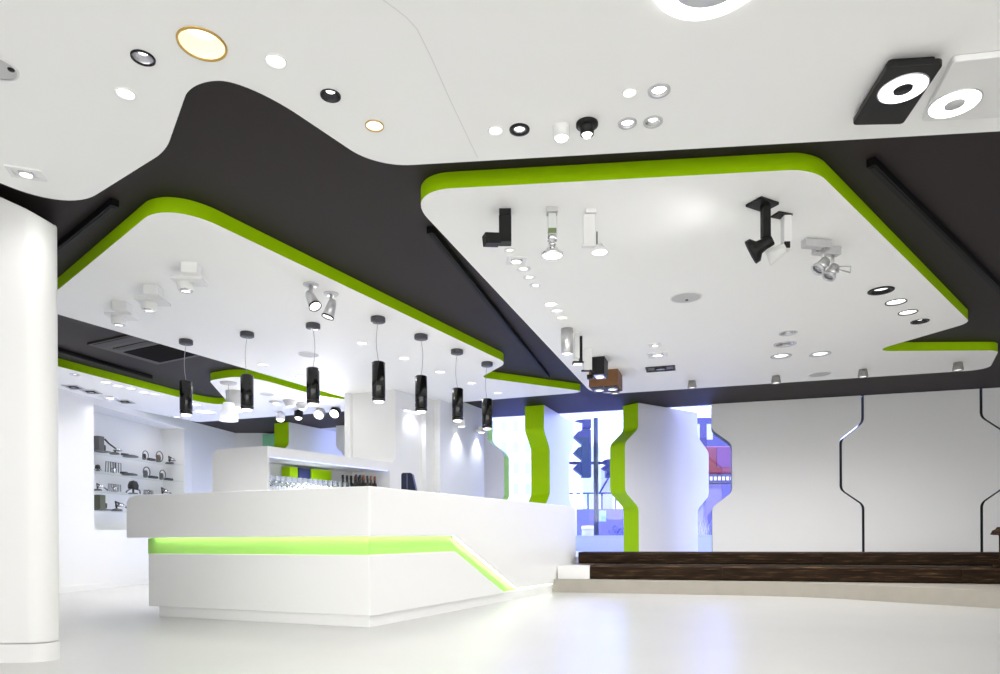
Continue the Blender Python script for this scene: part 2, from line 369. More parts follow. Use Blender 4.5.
# flat rectangular fixtures with luminous discs
def slab_light(name, corners, disc, ratio, m, disc_m, label, h=.055):
    zb = W - h
    P = [on(u, v, zb) for u, v in corners]; c = sum(P, Vector())/4
    t = thing(name, label, 'ceiling light', (c.x, c.y, W), 'flat ceiling plates with ring lamps')
    pl = fillet([(q.x-c.x, q.y-c.y, .022) for q in P], 6)
    bm = NB(); prism(bm, pl, -h, -h+.028); obj('plate', bm, m, t, bevel=.004)
    bm = NB(); prism(bm, [(q.x*.86, q.y*.86) for q in pl], -h+.028, 0); obj('backbox', bm, m, t)
    d = on(disc[0], disc[1], zb); r = radius(disc[0], disc[1], disc[2], zb); cc = (d.x-c.x, d.y-c.y, -h)
    bm = NB(); lathe(bm, [(r, .0005), (r*.98, -.006), (r*ratio*1.04, -.006), (r*ratio, .0005)], 48, cc); obj('ring_lens', bm, LENS, t)
    bm = NB(); lathe(bm, [(r*1.05, .0005), (r*1.045, -.004), (r*1.0, -.004)], 48, cc); obj('bezel', bm, SILVER, t)
    bm = NB(); lathe(bm, [(r*ratio, .0005), (r*ratio*.97, -.008), (0, -.009)], 36, cc); obj('hub', bm, disc_m, t)
    lamp('bulb', (cc[0], cc[1], -h-.03), 3, 165, 1.0, .08, parent=t)
slab_light('plate_ceiling_light', [(888,67.5),(944,64),(903,124.5),(852,125.5)], (903,88.5,51), .40, BLACK, BLACK, 'black rectangular ceiling light plate with white luminous ring')
slab_light('plate_ceiling_light', [(953,62),(1035,53),(1000,118),(921,122)], (954.5,103.5,54), .40, WFIX, LGREY, 'white rectangular ceiling light plate with luminous ring, beside the black one', h=.03)
# round speakers
def speaker(u, v, w, label, eye=None, m=LGREY):
    p = on(u, v, W); r = radius(u, v, w); t = thing('ceiling_speaker', label, 'speaker', p, 'round ceiling speakers')
    bm = NB(); lathe(bm, [(r, 0), (r*.99, -.005), (r*.9, -.006)], 40); obj('rim', bm, WFIX, t)
    bm = NB(); lathe(bm, [(r*.91, -.004), (0, -.006)], 40); obj('grille', bm, m, t)
    if eye: bm = NB(); lathe(bm, [(.014, -.006), (.012, -.011), (0, -.012)], 16, (eye[0]*r, eye[1]*r, 0)); obj('sensor', bm, BLACK, t)
speaker(-5,66.5,50,'round grey ceiling disc with a dark sensor, cut by the left picture edge', (.72,.12))
speaker(686,297.3,32,'pale grey round speaker in the right ceiling island with a dark dot', (.15,.35))
speaker(309,354.5,22,'pale round speaker in the left ceiling island behind the hanging lamps')
speaker(267,394,15,'pale round disc speaker in the rear ceiling island')
speaker(819.5,374,23,'grey round disc speaker at the far edge of the right ceiling island')

# ---- left island
GL = 'small downlights in the left ceiling island'
for u, v, lab in ((262.6,364.7,'small lit downlight in the left island just right of the second hanging lamp'),(301,377,'small lit downlight in the left island left of the third hanging lamp'),(335,387,'small lit downlight in the left island right of the third hanging lamp'),(362,343,'small lit downlight in the left island left of the fourth hanging lamp cord'),
                  (404,358.5,'small lit downlight in the left island left of the fifth hanging lamp cord'),(440,372,'small lit downlight in the left island between the fifth and sixth hanging lamps'),(471.5,383,'small lit downlight in the left island between the sixth and seventh hanging lamps'),(497.5,393,'small lit downlight in the left island right of the seventh hanging lamp')):
    downlight(u, v, 12 if v < 380 else 10, 'left', 'bright', lab, GL, 1 if u in (301, 335) else 3.5 if u > 350 else 4)
def pendant(u, vc, ub, vt, vb, label):
    p = on(u, vc-3, W); Y = p.y; q = at(ub, vt, Y); q2 = at(ub, vb, Y)
    t = thing('pendant_lamp', label, 'pendant lamp', p, 'black cylinder lamps hanging over the bar')
    zt, zb = q.z - W, q2.z - W; dx = q.x - p.x
    bm = NB(); lathe(bm, [(0,0),(.066,0),(.068,-.008),(.068,-.04),(.062,-.045),(0,-.045)], 32); obj('canopy', bm, GREYC, t)
    s = 1 if random.random() > .5 else -1
    pts = [Vector((dx*.2,0,-.045))] + [Vector((dx*k + s*.018*math.sin(k*math.pi), 0, -.045 + (zt+.047)*k)) for k in [j/8 for j in range(1, 9)]]
    bm = NB(); wire(bm, pts, .0028, 6); obj('cord', bm, CABLE, t)
    bm = NB(); lathe(bm, [(0,zt),(.052,zt),(.062,zt-.008),(.062,zb+.05),(.058,zb+.044),(.058,zb+.04),(.062,zb+.036),(.062,zb+.02),(.054,zb+.004),(.05,zb+.006),(.046,zb+.03)], 36, (dx,0,0)); obj('shade', bm, BLACKG, t)
    bm = NB(); lathe(bm, [(.050,zb+.010),(.04,zb-.006),(0,zb-.010)], 28, (dx,0,0)); obj('lens', bm, LENS, t)
    lamp('bulb', (dx, 0, zb-.03), 3, 150, 1.0, .04, parent=t)
for i, a in enumerate(((186,343,186,381,415),(247,335.5,247,375,410),(313,327,313,368,404.5),(378,320.5,378.5,362,402),(421,338,421,376,412),(457,353,457.5,388.5,421),(487,365.5,487,399,429))):
    pendant(*a, ['black cylinder pendant lamp nearest the display shelves, first in the row','second black cylinder pendant lamp counted from the display shelves','third black cylinder pendant lamp from the display shelves, under the two chrome spots','black cylinder pendant lamp in front of the bar tower, middle of the row','fifth black cylinder pendant lamp from the display shelves, before the doorway recess','sixth black cylinder pendant lamp, before the blue-white wall with spots','black cylinder pendant lamp closest to the windows, last in the row'][i])
def box_spot(u, v, label):
    p = on(u+4, v-18.5, W); t = thing('box_spotlight', label, 'spotlight', p, 'white box spotlights on the left island', .10)
    bm = NB(); box(bm, (.02, -.02, -.04), (.12, .11, .08)); obj('mount', bm, WFIX, t, bevel=.004)
    bm = NB(); box(bm, (-.03, .09, -.085), (.23, .17, .024)); obj('plate', bm, WFIX, t, bevel=.004)
    bm = NB(); lathe(bm, [(.058,-.095),(.062,-.10),(.058,-.155),(.054,-.158),(.046,-.145)], 28, (-.06,.09,0)); obj('head', bm, WFIX, t)
    bm = NB(); lathe(bm, [(.054,-.153),(.044,-.166),(.03,-.166)], 28, (-.06,.09,0)); obj('chrome_rim', bm, CHROME, t)
    bm = NB(); lathe(bm, [(.038,-.160),(0,-.163)], 24, (-.06,.09,0)); obj('lens', bm, LENSDIM, t)
box_spot(117,322,'white box spotlight, lowest of three beside the left lime edge')
box_spot(148,306,'white box spotlight, middle of three beside the left lime edge')
box_spot(185.5,284,'white box spotlight, uppermost of three beside the left lime edge')
def stem_spot(u, v, aim, label, group, k=1.0, m=CHROME):
    p = on(u, v, W); t = thing('stem_spotlight', label, 'spotlight', p, group)
    bm = NB(); lathe(bm, [(0,0),(.06*k,0),(.058*k,-.008),(.02*k,-.012),(0,-.012)], 28); obj('canopy', bm, m, t)
    bm = NB(); tube(bm, (0,0,-.01), (0,0,-.10*k), .013*k); obj('stem', bm, m, t)
    d = Vector(aim).normalized(); c = Vector((0,0,-.105*k))
    bm = NB(); lathe(bm, [(0,-.09*k),(.025*k,-.085*k),(.034*k,-.06*k),(.048*k,.06*k),(.044*k,.062*k),(.036*k,.03*k)], 28, c + d*.03, d); obj('head', bm, m, t)
    bm = NB(); lathe(bm, [(.0495*k,.054*k),(.050*k,.066*k),(.043*k,.066*k)], 28, c + d*.03, d); obj('rim', bm, BLACK, t)
    bm = NB(); lathe(bm, [(.042*k,.058*k),(0,.062*k)], 24, c + d*.03, d); obj('lens', bm, LENS, t)
    lamp('bulb', tuple(c + d*.13*k), 5, 60, 1.0, .03, aim=tuple(d), parent=t)
stem_spot(311,284.5,(.45,-.35,-.85),'chrome spotlight on a stem tilted right, upper of the pair in the left island','chrome stem spots in the left island', 1.05, SILVER)
stem_spot(331,293.5,(-.28,-.1,-.95),'chrome spotlight on a stem tilted left, lower of the pair in the left island','chrome stem spots in the left island', 1.05, SILVER)

# ---- right island
GR = 'fixtures in the right ceiling island'
# black L-shaped spotlight
p = on(505,211,W); s = p.y/F
t = thing('angled_spotlight', 'black square spotlight with its head turned sideways into an L shape', 'spotlight', p)
bm = NB(); box(bm, (0,0,-.02), (.075,.075,.04)); obj('mount', bm, BLACK, t, bevel=.002)
bm = NB(); box(bm, (.0,0,-.125), (.078,.075,.165)); obj('body', bm, BLACK, t, bevel=.003)
bm = NB(); box(bm, (0,0,0), (.10,.07,.066), Matrix.Translation((-.085,-.02,-.19)) @ Matrix.Rotation(.35,4,'Z') @ Matrix.Rotation(-.12,4,'Y')); obj('head', bm, BLACK, t, bevel=.003)
# chrome reflector spot
p = on(552,209,W); t = thing('reflector_spotlight', 'chrome reflector spotlight with glass body and olive label', 'spotlight', p)
bm = NB(); box(bm, (0,0,-.015), (.07,.07,.03)); obj('mount', bm, LGREY, t, bevel=.003)
bm = NB(); box(bm, (0,0,-.10), (.062,.06,.14)); obj('body', bm, SHELFG, t, bevel=.004)
bm = NB(); box(bm, (0,0,-.145), (.05,.05,.03)); obj('label', bm, LABELG, t)
bm = NB(); box(bm, (0,0,-.1), (.045,.04,.135)); obj('core', bm, WFIX, t)
bm = NB(); lathe(bm, [(.028,-.17),(.03,-.20),(.02,-.205),(.018,-.215),(.026,-.222),(.018,-.232),(0,-.232)], 24); obj('neck', bm, CHROME, t)
bm = NB(); lathe(bm, [(.018,-.23),(.032,-.245),(.045,-.265),(.068,-.28),(.070,-.295),(.064,-.298),(.058,-.285)], 36); obj('reflector', bm, CHROME, t)
bm = NB(); lathe(bm, [(.062,-.292),(.03,-.302),(0,-.304)], 32); obj('lens', bm, LENS, t)
lamp('bulb', (0,0,-.33), 1.5, 155, 1, .05, parent=t)
# white slim spotlight
p = on(590,211,W); t = thing('slim_spotlight', 'white spotlight with flat upright body and small bell-shaped lamp', 'spotlight', p)
bm = NB(); box(bm, (.005,0,-.012), (.07,.07,.024)); obj('mount', bm, WFIX, t, bevel=.003)
bm = NB(); box(bm, (-.005,0,-.12), (.075,.03,.19)); obj('body', bm, WFIX, t, bevel=.003)
bm = NB(); box(bm, (-.01,0,-.222), (.085,.036,.012)); obj('foot', bm, WFIX, t)
bm = NB(); tube(bm, (.04,-.02,-.14), (.04,-.02,-.225), .004); obj('rod', bm, BLACK, t)
bm = NB(); lathe(bm, [(.0,-.222),(.018,-.225),(.03,-.245),(.05,-.262),(.052,-.275),(.046,-.276)], 32, (.055,-.03,0)); obj('shade', bm, WFIX, t)
bm = NB(); lathe(bm, [(.048,-.272),(0,-.285)], 28, (.055,-.03,0)); obj('lens', bm, LENS, t)
lamp('bulb', (.055,-.03,-.31), 1.5, 155, 1, .04, parent=t)
for i, (u, v, w) in enumerate(((510,250,12),(516.5,260,16),(523.5,268.5,14),(529.5,277,13),(535.5,285,12))):
    lab = ['first and nearest of five small square-set downlights by the dark slot','second of five small downlights by the dark slot, with a square trim','third of five small downlights by the dark slot','fourth of five small downlights by the dark slot','fifth and farthest of five small downlights by the dark slot'][i]
    if i == 1: square_light(u, v, .14, .14, lab, GR, .1, watts=1)
    else: downlight(u, v, w, 'right', 'soft', lab, GR, 1.2)
downlight(551,304.3,14.5,'right','bright','white lit disc downlight, first of three in line before the silver cylinder',GR,3)
downlight(557,311,13.5,'right','cool','bluish lit disc downlight, second of three before the silver cylinder',GR,1.5)
downlight(562,318,12.5,'right','pale','pale yellow disc downlight nearest the silver cylinder',GR,1.5)
# black plate spotlight with cone
p = on(764.5,204,W); t = thing('cone_spotlight', 'black spotlight on a square plate with cone head tipped to the left', 'spotlight', p)
bm = NB(); box(bm, (-.02,0,-.008), (.16,.12,.016), Matrix.Rotation(.5,4,'Z')); obj('plate', bm, BLACK, t, bevel=.002)
bm = NB(); box(bm, (0,-.01,-.115), (.05,.04,.2), Matrix.Rotation(.2,4,'Z')); obj('arm', bm, BLACK, t, bevel=.003)
bm = NB(); tube(bm, (0,-.01,-.21), (.0,-.01,-.24), .014); obj('joint', bm, BLACK, t)
d = Vector((-.80,.42,-.42)).normalized(); c = Vector((-.01,-.01,-.255))
bm = NB(); lathe(bm, [(0,-.055),(.03,-.055),(.036,-.05),(.036,.0),(.042,.03),(.075,.055),(.077,.085),(.070,.088),(.05,.06)], 32, c, d); obj('head', bm, BLACK, t)
bm = NB(); lathe(bm, [(.068,.078),(0,.07)], 28, c, d); obj('lens', bm, LENS, t)
lamp('bulb', tuple(c + d*.13), .6, 110, 1, .04, aim=(-.8,.1,.18), parent=t)
# white tall spotlight beside it
p = on(783,215,W); t = thing('tall_spotlight', 'white tall-bodied spotlight just right of the black cone one', 'spotlight', p)
bm = NB(); box(bm, (-.01,0,-.006), (.11,.07,.012), Matrix.Rotation(.35,4,'Z')); obj('mount', bm, BLACK, t)
bm = NB(); box(bm, (.02,0,-.12), (.05,.06,.215)); obj('body', bm, WFIX, t, bevel=.003)
bm = NB(); box(bm, (.012,-.033,-.205), (.035,.008,.04)); obj('joint_block', bm, BLACK, t)
d = Vector((-.80,.42,-.35)).normalized(); c = Vector((-.01,-.02,-.225))
bm = NB(); lathe(bm, [(0,-.02),(.03,-.015),(.036,.03),(.06,.10),(.055,.10),(.04,.05)], 32, c, d); obj('head', bm, WFIX, t)
bm = NB(); lathe(bm, [(.054,.095),(0,.09)], 24, c, d); obj('lens', bm, LENS, t)
lamp('bulb', (-.08,-.03,-.26), .8, 100, 1, .04, aim=(-.9,.3,.12), parent=t)
# silver double spotlight bars
for k, (u, v, lab, dd, yo) in enumerate(((817,240,'silver bar spotlight with round ringed head, front of the pair',(-.62,.05,-.66),0),(827,247,'silver bar spotlight with open wire bracket, rear of the pair',(-.5,.05,-.75),1))):
    p = on(u, v, W); t = thing('bar_spotlight', lab, 'spotlight', p, 'silver bar spotlights in the right island', .18)
    bm = NB(); box(bm, (-.005,0,-.03), (.20,.055,.055)); obj('bar', bm, ALU, t, bevel=.004)
    bx = .045
    bm = NB(); tube(bm, (bx,0,-.055), (bx,0,-.145), .010); obj('stem', bm, SILVER, t)
    d = Vector(dd).normalized(); c = Vector((bx-.03,-.03,-.185))
    bm = NB(); wire(bm, [(bx,0,-.14),(bx+.03,-.02,-.16),(bx+.0,-.06,-.2),(bx-.04,-.06,-.205)], .005); obj('bracket', bm, SILVER, t)
    bm = NB(); lathe(bm, [(0,-.05),(.032,-.045),(.036,.03),(.032,.032),(.025,.02)], 28, c, d); obj('head', bm, SILVER, t)
    bm = NB(); lathe(bm, [(.036,.03),(.048,.034),(.048,.05),(.036,.052)], 28, c, d, closed=True); obj('ring', bm, SILVER, t)
    bm = NB(); lathe(bm, [(.034,.03),(0,.034)], 24, c, d); obj('lens', bm, SCUP, t)
    if k: bm = NB(); wire(bm, [(bx+.01,-.01,-.14),(bx+.13,-.02,-.135),(bx+.115,-.03,-.185),(bx+.01,-.03,-.165)], .0045, closed=True); obj('wire_loop', bm, SILVER, t)
downlight(881,290.5,28,'right','blackring','black ringed round downlight at the head of the row of four on the right',GR,5)
downlight(896,302,23,'right','thinblack','bright round downlight with dark edge, second in the row of four on the right',GR,5)
downlight(908,312.3,21,'right','thinblack','thin black rimmed oval-looking downlight, third in the row of four on the right',GR,4)
downlight(920,321.3,20,'right','darkcup','dark adjustable recessed downlight, last in the row of four on the right',GR,3)
downlight(788,333,19,'right','crystal','crystal ring downlight nearest the room, first of three in line at right',GR,0)
downlight(785,344,23.5,'right','crystal','crystal ring downlight in the middle of three in line at right',GR,0)
downlight(781,356,22,'right','ring','bright crystal-rimmed downlight, last of three in line at right',GR,7)
downlight(820,354,23,'right','ring','bright silver-rimmed downlight beside the crystal ring row',GR,7)
# square insets
square_light(655,344.3,.13,.12,'small plain square lit downlight above the white gimbal one',GR,-.29,watts=9)
square_light(657.5,354.5,.22,.22,'white square gimbal downlight between the plain lit square and the black one',GR,-.29,lens=LENSDIM)
square_light(660.5,368.5,.35,.24,'black square recessed downlight with visible gimbal, farthest of three squares',GR,-.29,m=BLACK,lens=SCUP)
# silver tapered cups along the far edge
for i, (u, v) in enumerate(((615,388),(692,382),(776,377),(863,370.5),(958,363.5))):
    p = on(u, v-1, W); t = thing('cup_downlight', ['silver tapered cup light under the wooden box lamp','silver tapered cup light left of the two crystal rims','silver cup light at the slot, tilted, below the crystal ring row','silver tapered cup light above the first narrow wall gap','silver tapered cup light below the lime edge at far right'][i], 'ceiling light', p, 'silver cup lights along the far edge')
    q = .058
    bm = NB(); lathe(bm, [(0,0),(q*.8,0),(q,-.075),(q,-.095),(q*.88,-.097),(q*.7,-.07)], 28); obj('cup', bm, CUPM, t)
    bm = NB(); lathe(bm, [(q*.9,-.085),(0,-.09)], 24); obj('lens', bm, LENSDIM, t)
    lamp('bulb', (0,0,-.13), 7, 165, 1, .03, parent=t)
# hanging bodies near the slot
p = on(567,329,W); Yc = p.y; k = Yc/F
t = thing('cylinder_downlight', 'long silver cylinder ceiling light with lit end', 'ceiling light', p, GR)
hh = W - at(567,354,Yc).z; r = 5.9*k
bm = NB(); lathe(bm, [(0,0),(r,0),(r,-hh),(r*.9,-hh-.003),(r*.85,-hh+.02)], 32); obj('housing', bm, SILVER, t)
bm = NB(); lathe(bm, [(r*.9,-hh+.004),(0,-hh-.012)], 28); obj('lens', bm, LENS, t)
lamp('bulb', (0,0,-hh-.04), 3, 150, 1, .04, parent=t)
p = on(576.5,333,W); t = thing('slim_box_ceiling_light', 'narrow white box ceiling light behind the silver cylinder', 'ceiling light', p, GR)
bm = NB(); box(bm, (0,0,-.13), (.055,.06,.26)); obj('body', bm, WFIX, t, bevel=.003)
bm = NB(); box(bm, (0,0,-.008), (.075,.08,.016)); obj('mount', bm, WFIX, t, bevel=.003)
p = on(580.5,336.5,W); k = p.y/F; t = thing('angled_ceiling_light', 'slim black upright ceiling light with flat lit foot', 'ceiling light', p, GR)
bm = NB(); box(bm, (0,0,-.135), (.034,.05,.27)); obj('post', bm, BLACK, t, bevel=.002)
bm = NB(); box(bm, (-.03,-.01,-.275), (.11,.08,.02)); obj('foot', bm, BLACK, t, bevel=.002)
bm = NB(); box(bm, (-.03,-.01,-.287), (.085,.062,.006)); obj('lens', bm, LENSY, t)
p = on(587.5,349,W); t = thing('white_box_ceiling_light', 'white box ceiling light with black swivel, beside the black cube', 'ceiling light', p, GR)
bm = NB(); box(bm, (0,0,-.12), (.085,.09,.24)); obj('body', bm, WFIX, t, bevel=.003)
bm = NB(); box(bm, (-.02,-.02,-.245), (.10,.03,.016)); tube(bm, (.02,-.03,-.24), (.05,-.05,-.27), .014); obj('swivel', bm, BLACK, t)
p = on(601,357,W); k = p.y/F; t = thing('cube_downlight', 'black cube ceiling light with lit underside', 'ceiling light', (p.x, p.y+.10, p.z), GR, -.33)
bm = NB(); box(bm, (0,0,-.10), (.15,.26,.20)); obj('housing', bm, BLACK, t, bevel=.003)
bm = NB(); box(bm, (0,0,-.203), (.11,.2,.006)); obj('inset', bm, SILVER, t)
bm = NB(); lathe(bm, [(.045,-.206),(.04,-.214),(0,-.214)], 24); obj('lens', bm, LENSDIM, t)
bm = NB(); box(bm, (-.10,-.06,-.21), (.07,.05,.05)); obj('swivel_box', bm, BLACK, t, bevel=.003)
p = on(608,370,W); t = thing('wooden_box_ceiling_light', 'brown wooden box ceiling light with two lamps underneath', 'ceiling light', (p.x, p.y+.17, p.z), GR, -.33)
bm = NB(); box(bm, (0,0,-.10), (.36,.38,.20)); obj('box', bm, WOODBOX, t, bevel=.003)
for sx in (-.085, .085):
    bm = NB(); box(bm, (sx,0,-.203), (.155,.34,.006)); o = obj('inset', bm, BLACK, t)
    bm = NB(); lathe(bm, [(.062,-.206),(.060,-.217),(.045,-.219)], 24, (sx,0,0)); obj('ring', bm, CHROME, o)
    bm = NB(); lathe(bm, [(.046,-.212),(0,-.216)], 24, (sx,0,0)); obj('lens', bm, LENS, o)
# ---- rear island
GF = 'small lights in the strip along the display wall'
for i, (u, v, w) in enumerate(((75,374.5,11),(106,382.3,13),(118,385.7,13),(131,388.6,13),(144.5,392.3,12),(155.5,394.3,11))):
    downlight(u, v, w, 'far', 'ring' if i in (0,) else 'bright', ['small dim downlight nearest the white column in the strip row','lit downlight in the strip row over the shelves, second from the column','lit downlight in the strip row over the shelves, third from the column','lit downlight in the strip row over the shelves, fourth from the column','lit downlight in the strip row over the shelves, fifth from the column','lit downlight at the far end of the strip row over the shelves'][i], GF, 3)
for i, (u, v, m, ln) in enumerate(((74,387,ALU,SCUP),(91,391.5,ALU,SCUP),(110,397.5,WFIX,LENS),(125,401.3,ALU,SCUP))):
    square_light(u, v, .26, .2, ['grey square grid light nearest the column along the wall','grey square grid light, second along the display wall','lit square light between grey square frames above the niche','thin square frame light farthest along the display wall'][i], GF, -1.44, m=m, lens=ln, watts=1.5 if i == 2 else 0)
downlight(177,417,13,'far','ring','lit round downlight near the rounded end of the display wall',GF,5)
downlight(205,412,24,'far','bright','broad flat lit disc in the rear ceiling beside the white bell lamp',GF,8)
downlight(196,404.8,13,'far','bright','lit round downlight behind the first black hanging lamp',GF,4)
def bell(u, vt, vc, vb, w, label, m, lit):
    p = on(u, vc, W); Y = p.y; k = Y/F; t = thing('bell_pendant', label, 'pendant lamp', p, 'pale shades in the rear island')
    zt, zb = at(u, vt, Y).z - W, at(u, vb, Y).z - W; r = w/2*k
    bm = NB(); lathe(bm, [(0,0),(.11,0),(.10,-.02),(0,-.02)], 28); obj('canopy', bm, LGREY, t)
    bm = NB(); tube(bm, (0,0,-.02), (0,0,zt), .004, n=8); obj('cord', bm, CABLE, t)
    h = zt - zb
    bm = NB(); lathe(bm, [(0,zt),(r*.55,zt),(r*.62,zt-.02),(r*.62,zt-h*.35),(r*.9,zt-h*.5),(r,zb),(r*.95,zb),(r*.85,zb+h*.4)], 36); obj('shade', bm, m, t)
    bm = NB(); lathe(bm, [(r*.9,zb+.02),(0,zb+.01)], 28); obj('diffuser', bm, lit, t)
    lamp('bulb', (0,0,zb-.04), 12, 165, 1, .1, parent=t)
bell(228.5,403,382.5,421,18,'white bell-shaped hanging lamp low beside the first black cylinders',mat('white_opal', (.85,.86,.9), .4, noise=.01, nscale=5, emit=(.9,.93,1.0), es=.2),LENSDIM)
p = on(235,391.5,W); t = thing('drum_ceiling_light', 'grey drum-shaped ceiling shade behind the second black pendant', 'ceiling light', p)
bm = NB(); lathe(bm, [(0,0),(.125,0),(.105,-.24),(.098,-.24),(.10,-.2)], 32); obj('shade', bm, LGREY, t)
bm = NB(); lathe(bm, [(.12,-.235),(.13,-.26),(.06,-.29),(0,-.29)], 28); obj('diffuser', bm, LENSDIM, t)
for i, (u, v, lab, m) in enumerate(((276,401.5,'flat grey disc light in the rear island, first of the row',SILVER),(290,400.5,'grey funnel light in the rear island, middle of the row',LGREY),(302,403.5,'second grey funnel light nearer the third black pendant',LGREY))):
    p = on(u, v, W); t = thing('funnel_ceiling_light', lab, 'ceiling light', p, 'grey funnels in the rear island')
    bm = NB(); lathe(bm, [(0,0),(.10,0),(.105,-.01),(.055,-.09 if i else -.03),(.0,-.09 if i else -.03)], 28); obj('funnel', bm, m, t)
    bm = NB(); lathe(bm, [(.05,-.091 if i else -.031),(0,-.097 if i else -.036)], 20); obj('lens', bm, LENSDIM, t)
for i, (u, v, m, lab) in enumerate(((280.5,412,WFIX,'white cylinder spot at the rear island edge, above the lime panel'),(298.5,410,BLACK,'black-topped cylinder spot at the rear island edge'),(319.5,408.5,SILVER,'silver cylinder spot at the rear island edge facing the room'),(335,407.5,BLACK,'black round spot at the rear island edge beside the bar tower'))):
    p = on(u, v, W); t = thing('edge_spotlight', lab, 'spotlight', p, 'spots along the rear island edge')
    bm = NB(); tube(bm, (0,0,0), (0,0,-.04), .03); obj('mount', bm, m, t)
    d = Vector((0,-.15,-1)) if i < 2 else Vector((-.1 ,-.75,-.6)); d.normalize(); c = Vector((0,0,-.08))
    r = .07 if i < 2 else .085
    bm = NB(); lathe(bm, [(0,-.06),(r,-.055),(r,.05),(r*.9,.052),(r*.75,.03)], 28, c, d); obj('head', bm, m, t)
    bm = NB(); lathe(bm, [(r*.85,.045),(r*.55,.075),(0,.085)], 24, c, d); obj('lens', bm, LENS, t)
    lamp('bulb', tuple(c + d*.14), 13, 150, 1, .05, aim=tuple(d), parent=t)

# build the panels now that the holes are known
def ceiling_panel(key, edge, label):
    outl = OUT[key]
    area = sum(a.x*b.y - b.x*a.y for a, b in zip(outl, outl[1:]+outl[:1]))
    if area < 0: outl = outl[::-1]
    loops = [[Vector((p.x, p.y, W)) for p in outl]]
    for x, y, r in HOLES[key]:
        loops.append([Vector((x + r*math.cos(-t), y + r*math.sin(-t), W)) for t in [2*math.pi*i/36 for i in range(36)]])
    flat = [p for l in loops for p in l]
    bm = NB(); vs = [bm.verts.new(p) for p in flat]
    for tri in tessellate_polygon(loops):
        try: bm.faces.new([vs[i] for i in tri])
        except ValueError: pass
    for f in bm.faces:
        f.normal_update()
        if f.normal.z > 0: f.normal_flip()
    me = bpy.data.meshes.new('ceiling_panel'); bm.to_mesh(me); bm.free(); me.materials.append(CEILW)
    o = bpy.data.objects.new('ceiling_panel', me); COL.objects.link(o); o['kind'] = 'structure'; o['label'] = label
    bm = NB(); n = len(outl)
    A = [bm.verts.new((p.x, p.y, W)) for p in outl]; B = [bm.verts.new((p.x, p.y, D-.002)) for p in outl]
    for i in range(n):
        f = bm.faces.new([A[i], A[(i+1)%n], B[(i+1)%n], B[i]]); f.smooth = True
    bmesh.ops.recalc_face_normals(bm, faces=bm.faces)
    e = obj('edge_band', bm, edge, o)
    if edge is GREEN: e['label'] = 'lime green edge band'
ceiling_panel('near', CEILW, 'large white suspended ceiling nearest the camera')
ceiling_panel('left', GREEN, 'white ceiling island over the bar with lime edge')
ceiling_panel('right', GREEN, 'white ceiling island on the right with lime edge and many lamps')
ceiling_panel('far', GREEN, 'white ceiling strip along the display wall with lime edge')
# fine joint across the near ceiling
pts = [on(u, v, W-.0006) for u, v in ((375,-6),(395,8.5),(407,18),(417,29),(430,55),(452,104),(477.5,157.5))]
bm = NB()
for a, b in zip(pts, pts[1:]):
    nrm = Vector((-(b-a).y, (b-a).x, 0)).normalized()*.0022
    bm.faces.new([bm.verts.new(q) for q in (a-nrm, b-nrm, b+nrm, a+nrm)])
struct('trim_1', bm, SEAM)
# dark tracks and cassette in the slots
def track(u0, v0, u1, v1, label, w=.05, h=.045):
    a, b = on(u0, v0, D-h), on(u1, v1, D-h); d = (b-a); L = d.length; d.normalize()
    t = thing('linear_track_light', label, 'track light', ((a.x+b.x)/2, (a.y+b.y)/2, D-.001), 'black linear lights in the dark slots', math.atan2(d.y, d.x))
    bm = NB(); box(bm, (0,0,-h/2), (L,w,h)); obj('housing', bm, BLACKM, t, bevel=.002)
    bm = NB(); box(bm, (0,0,-h-.002), (L-.04,w*.45,.004)); obj('lens_strip', bm, BLACKM, t)
track(871,166,1062,352,'long black linear track beside the right edge of the right ceiling island')
track(430,233,548,378,'long black linear track along the left edge of the right ceiling island')
track(40,266,115,206,'short black linear track beside the near lime corner of the left island')
track(52,350,151,379,'black linear track beside the lime strip over the display wall')
cs = [on(u, v, D-.012) for u, v in ((87,344),(158,364),(226,350),(150,330))]
cc = sum(cs, Vector())/4
t = thing('air_conditioner', 'dark square air conditioning cassette in the dark slot at left', 'air conditioner', (cc.x, cc.y, D))
loc = [Vector((q.x-cc.x, q.y-cc.y, 0)) for q in cs]
def lerp2(s, r): return (loc[0]*(1-s)+loc[1]*s)*(1-r) + (loc[3]*(1-s)+loc[2]*s)*r
bm = NB(); prism(bm, [q[:2] for q in loc], -.02, 0); obj('frame', bm, mat('cassette_frame', (.036,.030,.029), .5, noise=.05, nscale=8), t, bevel=.004)
def ac(name, s0, s1, r0, r1, m, z=-.026):
    bm = NB(); prism(bm, [lerp2(s0,r0)[:2], lerp2(s1,r0)[:2], lerp2(s1,r1)[:2], lerp2(s0,r1)[:2]], z, -.02); return obj(name, bm, m, t)
GRIL = mat('dark_brown_grille', (.006,.004,.004), .8, noise=.2, nscale=60, spec=.05)
ac('grille', .40, .93, .10, .90, GRIL)
ac('air_slot', .24, .33, .12, .88, BLACK)
ac('flap', .03, .15, .06, .94, mat('brown_flap', (.016,.010,.009), .5, noise=.1, nscale=20))

